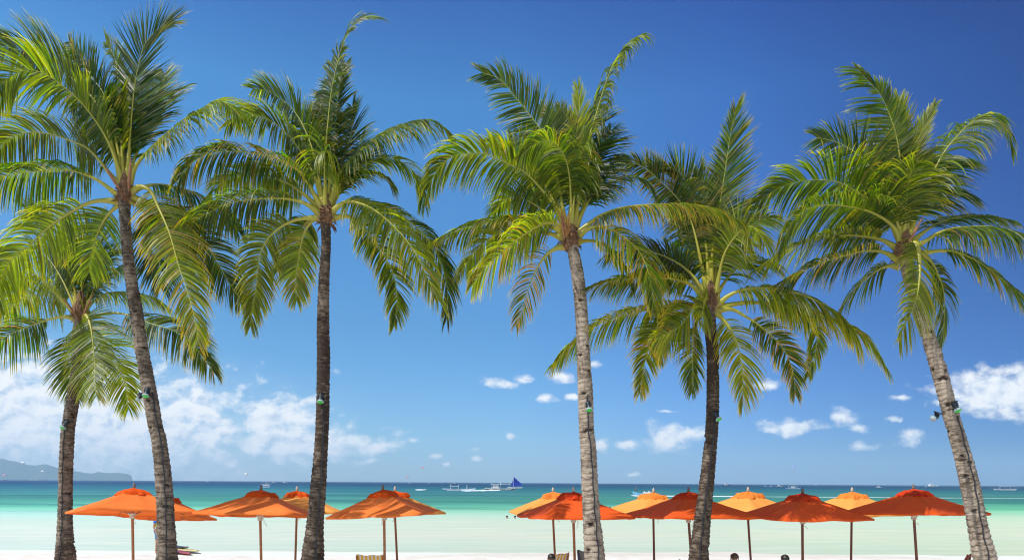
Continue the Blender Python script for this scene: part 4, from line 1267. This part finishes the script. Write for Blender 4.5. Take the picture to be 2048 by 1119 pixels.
def wake(px0, px1, wy0, wy1, thick, label='white foam wake trailing behind a boat', name='boat_wake'):
    """thin foam lying on the water, from pixel column px0 to px1"""
    V = []; Fc = []; n = max(14, int(abs(px1 - px0) / 6))
    rr = random.Random(int(px0))
    for i in range(n + 1):
        t = i / n; px = px0 + (px1 - px0) * t; wy = wy0 + (wy1 - wy0) * t
        th = thick * math.sin(math.pi * min(1, t * 4 + .06) / 2) * (1 - t ** 3 * .7) * (0.7 + .6 * rr.random())
        hy = HY + .006 * (px - HX)
        for s in (-1, 1):
            Y = (H - SEA_Z) * F / (wy + s * th / 2 - hy)
            p = P(px, wy + s * th / 2, Y); V.append((p.x, Y, SEA_Z + .03))
        V.append((V[-1][0], (V[-1][1] + V[-2][1]) / 2, SEA_Z + .16 * min(1, thick / 2)))
    for i in range(n):
        a = i * 3
        Fc += [(a, a + 2, a + 5, a + 3), (a + 2, a + 1, a + 4, a + 5)]
    o = mesh_obj(name, V, Fc, FOAM)
    tag(o, label, kind='stuff')


# ---------------------------------------------------------------- people (one skinned surface each)
def skin_body(joints, edges, radii, name, mat, parent, sub=1):
    me = bpy.data.meshes.new(name)
    me.from_pydata(joints, edges, []); me.update()
    o = bpy.data.objects.new(name, me); C.objects.link(o)
    o.parent = parent
    me.materials.append(mat)
    md = o.modifiers.new('skin', 'SKIN'); md.use_smooth_shade = True
    for i, r in enumerate(radii):
        me.skin_vertices[0].data[i].radius = (r, r) if not hasattr(r, '__len__') else r
    me.skin_vertices[0].data[0].use_root = True
    s = o.modifiers.new('sub', 'SUBSURF'); s.levels = sub; s.render_levels = sub
    dg = bpy.context.evaluated_depsgraph_get()
    ev = bpy.data.meshes.new_from_object(o.evaluated_get(dg))
    o.modifiers.clear(); old = o.data; o.data = ev; ev.name = name
    ev.materials.clear(); ev.materials.append(mat)
    ev.polygons.foreach_set('use_smooth', [True] * len(ev.polygons))
    bpy.data.meshes.remove(old)
    return o


SHIRTS = {}


def person(loc, pose, label, shirt=(.03, .12, .5), rz=0.0, hair=HAIR, group=None, shorts=(.05, .06, .10)):
    root = empty('person', loc, rz)
    tag(root, label, 'person', group)
    # joints face -y (towards the camera); sitting origin is the seat, others the feet
    if pose == 'sit':
        hp = .08; hip = Vector((0, 0, hp))
        legs = lambda s: [(s * .10, -.04, hp), (s * .12, -.44, hp + .04), (s * .12, -.55, -.38), (s * .12, -.68, -.42)]
    elif pose == 'swim':
        hip = Vector((0, 0, -1.05 + .55)); hp = hip.z
        legs = lambda s: [(s * .09, 0, hp - .05), (s * .13, .2, hp - .45), (s * .13, .55, hp - .7), (s * .13, .72, hp - .72)]
    else:
        hp = .93; hip = Vector((0, 0, hp))
        legs = lambda s: [(s * .10, 0, hp - .04), (s * .12, -.02, .50), (s * .13, .02, .09), (s * .14, -.16, .04)]
    J = [tuple(hip)]; E = []; R = [(.15, .11)]
    def add(p, par, r): J.append(tuple(p)); R.append(r); E.append((par, len(J) - 1)); return len(J) - 1
    w = add(hip + Vector((0, 0, .18)), 0, (.125, .095)); ch = add(hip + Vector((0, .01, .38)), w, (.155, .11)); nb = add(hip + Vector((0, .01, .50)), ch, (.07, .065))
    nk = add(hip + Vector((0, 0, .56)), nb, .056); hd = add(hip + Vector((0, -.012, .66)), nk, (.074, .088)); ht = add(hip + Vector((0, -.005, .75)), hd, (.070, .082))
    for s in (-1, 1):
        a = add(hip + Vector((s * .175, .01, .45)), ch, .056)
        if pose == 'swim': el, wr = hip + Vector((s * .36, -.12, .36)), hip + Vector((s * .30, -.36, .33))
        elif pose == 'sit': el, wr = hip + Vector((s * .23, -.06, .20)), hip + Vector((s * .16, -.28, .10))
        else: el, wr = hip + Vector((s * .25, -.03, .18)), hip + Vector((s * .22, -.16, .00))
        b = add(el, a, .042); c = add(wr, b, .028)
        dv = (Vector(wr) - Vector(el)).normalized()
        pm = add(Vector(wr) + dv * .06, c, (.034, .02))
        sd = Vector((1, 0, 0)) if abs(dv.x) < .8 else Vector((0, 1, 0))
        for k, (o_, l_) in enumerate(((-.027, .07), (-.009, .082), (.009, .078), (.027, .06))):
            m1 = add(Vector(wr) + dv * .09 + sd * o_, pm, .0095)
            add(Vector(wr) + dv * (.09 + l_) + sd * o_ * 1.2 + Vector((0, 0, -.02)), m1, .007)
        th = add(Vector(wr) + dv * .04 - sd * .035 * s, c, .010); add(Vector(wr) + dv * .085 - sd * .055 * s, th, .008)
        lg = legs(s); p_ = 0
        for q, r in zip(lg, (.088, .058, .040, (.032, .04))):
            p_ = add(q, p_, r)
    body = skin_body(J, E, R, 'body', SKIN, root)
    # face: nose, ears, eyes, mouth as small relief
    fc = hip + Vector((0, -.10, .69))
    MB().box(fc + Vector((0, -.012, -.012)), (.026, .04, .045), taper=.5).build('nose', SKIN, body)
    em = MB()
    for s in (-1, 1): em.lathe([(.004, -.008), (.011, 0), (.004, .008)], 8, fc + Vector((s * .032, .012, .018)))
    em.build('eyes', HAIR, body)
    MB().box(fc + Vector((0, .008, -.055)), (.046, .014, .010)).build('mouth', simple_mat('lips', (.40, .12, .10)), body)
    er = MB()
    for s in (-1, 1): er.box(hip + Vector((s * .082, 0, .685)), (.016, .03, .055), taper=.7)
    er.build('ears', SKIN, body)
    # hair cap
    hb = MB(); k = 14; rings = 7; cc = hip + Vector((0, .012, .725)); b0 = 0
    for i in range(rings + 1):
        ph = math.pi * .56 * i / rings
        for j in range(k):
            a = 6.283 * j / k
            rx, ry, rz_ = .089, .105, .098
            n = 1 + .05 * noise.noise(Vector((a * 3, ph * 6, loc[0])))
            zz = math.cos(ph) * rz_ * n
            fr = .03 if (math.sin(a) < -.2 and i > rings - 3) else 0
            hb.v.append(cc + Vector((math.cos(a) * math.sin(ph) * rx * n, math.sin(a) * math.sin(ph) * ry * n, zz + fr)))
    for i in range(rings):
        for j in range(k):
            a, b = i * k + j, i * k + (j + 1) % k
            hb.f.append((a, a + k, b + k, b))
    hb.build('hair', hair, root, True)
    if shirt is not None:
        tj = [tuple(hip + Vector((0, 0, -.02))), tuple(hip + Vector((0, 0, .18))), tuple(hip + Vector((0, .01, .38))), tuple(hip + Vector((0, .01, .47)))]
        te = [(0, 1), (1, 2), (2, 3)]; trd = [(.165, .125), (.148, .115), (.172, .125), (.10, .085)]
        for s in (-1, 1):
            tj.append(tuple(hip + Vector((s * .178, .01, .45)))); te.append((2, len(tj) - 1)); trd.append(.070)
            e2 = Vector(J[0]); tj.append(tuple(hip + Vector((s * .215, -.02, .32)))); te.append((len(tj) - 2, len(tj) - 1)); trd.append(.064)
        skin_body(tj, te, trd, 'shirt', simple_mat('shirt', shirt, .8), root)
    if pose != 'swim':
        sj = [tuple(hip)]; se = []; sr = [(.162, .122)]
        for s in (-1, 1):
            lg = legs(s); a = Vector(lg[0]); b = Vector(lg[1])
            sj.append(tuple(a)); se.append((0, len(sj) - 1)); sr.append(.105)
            sj.append(tuple(a.lerp(b, .8))); se.append((len(sj) - 2, len(sj) - 1)); sr.append(.085)
        skin_body(sj, se, sr, 'shorts', simple_mat('shorts', shorts, .8), root)
    return root


# boats, nearest first
banca(918, 980, 66, 'white outrigger boat with three poles, heading left with a foam wake', hull=WHITE, stripe=BLUEH, masts=((-.25, .19), (-.02, .17), (.24, .17)), roof=(-.27, -.02, .13), flip=False)
wake(922, 1000, 980.4, 979.5, 3.0)
banca(1000, 978.6, 62, 'white cabin outrigger boat with a dark red hull, left of the blue sail', hull=WHITE, stripe=DARKH, cabin=(-.14, .2, .12), masts=((-.26, .22), (.02, .32), (.32, .26)), roof=(-.3, .33, .175))
wake(1000, 972, 979.8, 979.8, 1.6)
r_, Y_, L_ = banca(1030, 975.3, 30, 'outrigger sailboat with a large bright blue sail', hull=WHITE, masts=((-.1, .78),))
sa, sb, sc_, sd_ = Vector((-.1 * L_, 0, .77 * L_)), Vector((-.1 * L_, 0, .10 * L_)), Vector((.52 * L_, .3, .22 * L_)), Vector((-.28 * L_, .2, .12 * L_))
def sail(a, b, c, name):
    n = 10; V = []; Fc = []
    for i in range(n + 1):
        for j in range(n + 1 - i):
            u, v = i / n, j / n
            p = a * (1 - u - v) + b * u + c * v
            V.append(p + Vector((0, .6 * math.sin(math.pi * min(1, (u + v))) * v, 0)))
    idx = {}; k = 0
    for i in range(n + 1):
        for j in range(n + 1 - i): idx[i, j] = k; k += 1
    for i in range(n):
        for j in range(n - i):
            Fc.append((idx[i, j], idx[i + 1, j], idx[i, j + 1]))
            if j < n - i - 1: Fc.append((idx[i + 1, j], idx[i + 1, j + 1], idx[i, j + 1]))
    mesh_obj(name, V, Fc, SAILB, r_)
sail(sa, sb, sc_, 'main_sail'); sail(sa - Vector((0, 0, 1.0)), sb, sd_, 'jib_sail')
banca(532, 973.6, 34, 'blue and white passenger outrigger boat far out between two umbrella tops', hull=BLUEH, cabin=(.0, .4, .1), masts=((-.3, .2), (.0, .35)), roof=(-.3, .3, .2))
m1, Y1, L1 = motorboat(1292, 990, 54, 'light blue speedboat carrying passengers in front of a long wake', hull=LBLUE, tall=.25, flip=True)
for k, (fx, sh) in enumerate(((-.38, (.10, .14, .2)), (-.05, (.85, .85, .85)), (.12, (.85, .85, .88)), (.3, (.75, .2, .1)))):
    person(m1.location + Vector((fx * L1, 0, L1 * .07)), 'sit' if k else 'stand', ['person standing at the bow of the light blue speedboat', 'person in white seated nearest the bow of the light blue speedboat',
           'person in white seated amidships in the light blue speedboat', 'person in red seated at the stern of the light blue speedboat'][k], shirt=sh, rz=-math.pi / 2, group='people aboard the speedboat')
wake(1318, 1480, 991.2, 992.3, 1.9, 'white wake close behind the light blue speedboat')
wake(1470, 2070, 992.2, 996.2, .7, 'long thin wake line trailing far behind the light blue speedboat')
wake(1262, 1312, 990.6, 991.5, 2.0)
banca(1586, 976.6, 30, 'blue and white outrigger boat near the horizon above the shaded umbrella', hull=BLUEH, stripe=WHITE, cabin=(.0, .3, .12), masts=((-.3, .2), (.3, .2)), roof=(-.3, .3, .2))
banca(2010, 979.2, 46, 'white outrigger boat with an awning at the right edge beyond the leaning trunk', hull=WHITE, masts=((-.22, .2), (.22, .2)), roof=(-.24, .22, .17))
wake(830, 850, 978.6, 978.8, 2.0)
for px, wy, lp, lb in ((414, 962.9, 8, 'tiny white boat on the horizon above the front umbrella right of the tall palm'), (547, 964.8, 10, 'tiny white boat on the horizon just right of the blue passenger boat'),
                       (569, 965.0, 12, 'tiny white boat on the horizon above the back umbrella finial'), (819, 965.8, 6, 'tiny white speck of a boat on the horizon right of the vented umbrella'),
                       (858, 966.1, 5, 'faint white boat on the horizon left of the three poled boat'), (910, 967.3, 10, 'small dark boat on the horizon behind the three poled boat'),
                       (1003, 967.2, 6, 'tiny pale boat on the horizon above the cabin boat'), (1453, 970.6, 17, 'white motor boat near the horizon just right of the shorter dark trunk'),
                       (1531, 971.8, 7, 'leftmost of three small white boats bunched near the horizon'), (1542, 972.2, 8, 'middle one of three small white boats bunched near the horizon'),
                       (1559, 972.2, 14, 'rightmost and largest of three small white boats bunched near the horizon'), (1631, 969.4, 8, 'tiny reddish boat on the horizon right of the blue and white outrigger'),
                       (1758, 974.2, 12, 'small white boat left of the rightmost front umbrella top'), (1864, 973.2, 26, 'long white motor boat between the rightmost umbrella top and the leaning trunk'),
                       (10, 959.2, 10, 'dark small boat at the left edge of the sea'), (62, 959.9, 10, 'small white boat in front of the island'), (72, 959.7, 8, 'second small white boat close beside another before the island'),
                       (90, 959.6, 6, 'small dark boat before the island left of the far left trunk'), (1768 + 260, 971.6, 7, 'tiny white boat at the far right of the horizon')):
    motorboat(px, wy, lp, lb, hull=(NAVY if 'dark' in lb else WHITE), tall=1.2 if lp > 10 else .9)


def parasail(px, py, w, Y, label, mat):
    p = P(px, py, Y); W_ = w / F * Y
    root = empty('parasail', p); tag(root, label, 'parasail', 'parasails in the air over the sea')
    n, m = 12, 8; V = []; Fc = []
    for i in range(n + 1):
        a = math.pi * i / n
        for j in range(m + 1):
            b = math.pi * j / m
            r = W_ / 2
            V.append((r * math.cos(a), r * math.sin(a) * math.cos(b) * .8, r * math.sin(a) * math.sin(b) * .75))
    for i in range(n):
        for j in range(m):
            a = i * (m + 1) + j; Fc.append((a, a + 1, a + m + 2, a + m + 1))
    mesh_obj('canopy', V, Fc, mat, root, True)
    lm = MB()
    for a in (-.9, -.45, .45, .9): lm.tube([(a * W_ / 2, 0, 0), (0, 0, -W_ * .9)], W_ * .012, 4)
    lm.build('lines', CREAM, root)
    MB().tube([(0, 0, -W_ * .85), (0, 0, -W_ * .95), (0, 0, -W_ * 1.1)], [W_ * .02, W_ * .06, W_ * .03], 6).build('harness', REDC, root)


parasail(492, 948, 7, 1500, 'cream parasail above the second front umbrella', CREAM)
parasail(46, 925, 7, 1500, 'white parasail in front of the island near the left edge', WHITEC)
parasail(85, 942, 6, 1900, 'small white parasail low before the island slope', WHITEC)
parasail(9, 950, 7, 1700, 'pink parasail at the left edge just above the sea', PINK)
parasail(845, 935, 6, 1900, 'small reddish parasail over open sea left of the three poled boat', REDC)
parasail(815, 954, 5, 2200, 'smallest parasail, pale red, right above the horizon', REDC)
parasail(1587, 935, 7, 1700, 'violet and white parasail high over the shaded umbrella', VIOLET)


# ---------------------------------------------------------------- beach: loungers, people, board
def stripes(name, c1, c2, per):
    m, T = material(name)
    uv = T.n('ShaderNodeTexCoord')
    sp = T.n('ShaderNodeSeparateXYZ', i={0: uv.outputs['Object']})
    fr = T.m('FRACT', T.m('DIVIDE', T.m('ADD', sp.outputs[0], 10), per))
    st = T.m('GREATER_THAN', fr, .5)
    b = T.n('ShaderNodeBsdfPrincipled', i={'Base Color': T.mix(st, c1, c2), 'Roughness': .8})
    T.n('ShaderNodeOutputMaterial', i={0: b.outputs[0]})
    return m


STRIPE = stripes('yellow_white_stripes', (.80, .50, .03), (.82, .78, .74), .095)
GREYC = simple_mat('grey_sling', (.14, .13, .13), .7); NAVYC = simple_mat('navy_frame', (.02, .03, .07), .5)
BROWNC = simple_mat('brown_rattan', (.30, .17, .07), .8, var=.4, scale=30, bump=.4); REDBR = simple_mat('red_brown_canvas', (.30, .07, .05), .8)


def lounger(px, top_py, Y, wpx, label, cloth, frame=WOOD, rz=0.0, posts=False):
    p = P(px, top_py, Y); W_ = wpx / F * Y; hz = max(.75, p.z)
    root = empty('beach_lounger', (p.x, Y, 0), rz)
    tag(root, label, 'beach lounger', 'loungers standing under the umbrellas')
    fm = MB()
    for s in (-1, 1):
        fm.box((s * (W_ / 2 - .02), 1.0, .36), (.04, 1.7, .06))
        fm.tube([(s * (W_ / 2 - .02), .15, .36), (s * (W_ / 2 - .02), -.02, hz + (.03 if posts else -.02))], .022, 8)
    fm.box((0, 1.84, .36), (W_ - .04, .04, .05))
    fm.build('frame', frame, root)
    for s in (-1, 1):
        for y in (.25, 1.6):
            MB().box((s * (W_ / 2 - .02), y, .165), (.05, .05, .33)).build('leg', frame, root)
    n = 12; V = []; Fc = []
    for i in range(n + 1):
        t = i / n; z = .40 + (hz - .40) * t; y = .13 - .16 * t - .10 * math.sin(math.pi * t) * -1
        for j in range(9):
            u = j / 8 * 2 - 1
            sag = -.05 * (1 - u * u) * (t if t > .7 else .7)
            V.append((u * (W_ / 2), y, z + (sag * .6 if t == 1 else 0) + .012 * math.sin(j * 1.7) * (t == 1)))
    for i in range(n):
        for j in range(8):
            a = i * 9 + j; Fc.append((a, a + 1, a + 10, a + 9))
    o = mesh_obj('backrest', V, Fc, cloth, root, True)
    sm = o.modifiers.new('thick', 'SOLIDIFY'); sm.thickness = .03
    V = []; Fc = []
    for i in range(n + 1):
        y = .15 + 1.68 * i / n
        for j in range(9):
            u = j / 8 * 2 - 1; V.append((u * (W_ / 2 - .01), y, .405 - .03 * (1 - u * u)))
    for i in range(n):
        for j in range(8):
            a = i * 9 + j; Fc.append((a, a + 1, a + 10, a + 9))
    o = mesh_obj('seat', V, Fc, cloth, root, True)
    sm = o.modifiers.new('thick', 'SOLIDIFY'); sm.thickness = .03
    return root


lounger(740, 1109, 18.2, 56, 'yellow and white striped lounger back under the third front umbrella', STRIPE)
lounger(1118, 1106, 18.4, 46, 'yellow and white striped lounger tilted behind a dark haired head left of the pale trunk', STRIPE, rz=.5)
lounger(1170, 1100, 17.2, 34, 'grey lounger back leaning against the foot of the pale trunk', GREYC, NAVYC, rz=-.6)
lounger(834, 1122, 18.0, 46, 'lounger showing two dark post tips right of the striped one', GREYC, NAVYC, posts=True)
lounger(1372, 1120, 18.0, 30, 'dark lounger edge just left of the shorter palm foot', GREYC, NAVYC, posts=True)
lounger(545, 1122, 18.0, 40, 'dark lounger tip between the second front umbrella pole and the straight trunk', NAVYC, NAVYC, posts=True)
lounger(1937, 1108, 17.0, 16, 'reddish brown pointed chair back peeking out left of the leaning trunk foot', REDBR, WOODD, rz=.7)
hp_ = P(383, 1115, 17.4)
hr = MB().lathe([(.40, 0), (.395, .02), (.20, .06), (.17, .10), (.155, .17), (.10, .21), (.02, .225)], 28)
hat = hr.build('straw_parasol_top', BROWNC, None, True, loc=(hp_.x, 17.4, hp_.z - .225)) if False else None


def seated(px, top_py, Y, label, **k):
    p = P(px, top_py, Y)
    z = p.z - .83
    st = empty('beach_stool', (p.x, Y + .05, 0))
    tag(st, k.pop('stool'), 'stool', 'stools on the sand')
    MB().lathe([(.16, z - .05), (.20, z - .04), (.20, z - .005), (.17, z)], 18).build('seat', WOOD, st, True)
    for a in range(4):
        c, s = math.cos(a * 1.571 + .785), math.sin(a * 1.571 + .785)
        MB().tube([(c * .19, s * .19, 0), (c * .12, s * .12, z - .05)], .02, 8).build('leg', WOOD, st)
    person(Vector((p.x, Y, z)), 'sit', label, **k)


HAIRB = simple_mat('brown_hair', (.07, .035, .018), .5, var=.5, scale=60)
seated(1469, 1111, 16.3, 'person with brown hair sitting below the back umbrella right of the shorter dark palm', hair=HAIRB, shirt=(.2, .2, .22), rz=math.pi, stool='wooden stool under the brown haired person')
seated(1570, 1114, 16.3, 'person with black hair sitting left of the shaded umbrella pole', shirt=(.03, .03, .04), rz=math.pi, stool='wooden stool under the black haired person')
seated(1103, 1112, 16.4, 'person with black hair in front of the tilted striped lounger', shirt=(.1, .1, .12), rz=math.pi, stool='wooden stool before the tilted striped lounger')

pp = P(316, 1100, 31.0)
vest_p = person(Vector((P(319, 1100, 30.0).x, 30.0, -.10)), 'stand', 'person in a blue and yellow top standing behind the tall left palm trunk', shirt=(.02, .16, .70), rz=.9, shorts=(.10, .20, .35))

vm = MB().lathe([(.145, 1.10), (.165, 1.11), (.175, 1.20), (.170, 1.28), (.150, 1.29)], 20)
vm.v = [Vector((q.x, q.y * .8, q.z)) for q in vm.v]
vm.build('yellow_vest', simple_mat('yellow_vest_cloth', (.70, .80, .03), .7), vest_p, True)
for k, px in enumerate((1014, 1030)):
    yy = (H - SEA_Z) * F / (1035.5 - 964)
    p = P(px, 1036, yy)
    person(Vector((p.x, yy, SEA_Z - .09)), 'swim', ['swimmer on the left of two with head and shoulders above the pale water', 'swimmer with black hair on the right of two in the pale water'][k], shirt=None, rz=(.4, -1.0)[k], group='swimmers')
yy = (H - SEA_Z) * F / (1014.5 - 964 - 1.2)
p = P(1220, 1014.5, yy); person(Vector((p.x, yy, SEA_Z - .16)), 'swim', 'lone swimmer far out right of the pale trunk', shirt=None, group='swimmers')

# paddle boards stacked on the waterline, tips showing right of the tall palm
def board(px0, px1, py, Y0, Y1, z, label, mat, wid=.62, rise=.0):
    a = P(px0, py, Y0); b = P(px1, py, Y1); d = Vector((b.x - a.x, Y1 - Y0, 0)); L = d.length; n = 20; V = []; Fc = []
    for i in range(n + 1):
        t = i / n; w = wid / 2 * math.sin(math.pi * t) ** .45 if 0 < t < 1 else .02
        x = t * L; lift = rise * (t - .5) ** 2 * 4
        for (yy_, zz) in ((-w, .04), (-w * .8, .09), (w * .8, .09), (w, .04), (w * .8, 0), (-w * .8, 0)):
            V.append((x, yy_, zz * .55 + lift))
    for i in range(n):
        for j in range(6):
            q, r = i * 6 + j, i * 6 + (j + 1) % 6; Fc.append((q, r, r + 6, q + 6))
    Fc.append(tuple(reversed(range(6)))); Fc.append(tuple(n * 6 + j for j in range(6)))
    root = empty('paddle_board', (a.x, Y0, z), math.atan2(d.y, d.x)); tag(root, label, 'paddle board', 'paddle boards lying at the waterline')
    mesh_obj('board', V, Fc, mat, root, True)
    MB().box((L * .12, 0, -.06), (.22, .02, .14), taper=.5).build('fin', NAVYC, root)
YB = simple_mat('yellow_board_paint', (.62, .50, .20), .35); RB = simple_mat('red_board_paint', (.38, .05, .05), .35); KB = simple_mat('black_board_paint', (.02, .02, .025), .35)
board(322, 396, 1107, 33.0, 30.6, -.05, 'yellow paddle board whose long tip points right at the waterline', YB, rise=.03)
board(320, 380, 1107, 32.3, 29.9, -.06, 'red paddle board lying beside the yellow one', RB, wid=.5)
board(324, 374, 1104, 33.6, 31.5, -.02, 'black paddle board behind the yellow one at the waterline', KB, rise=.08)
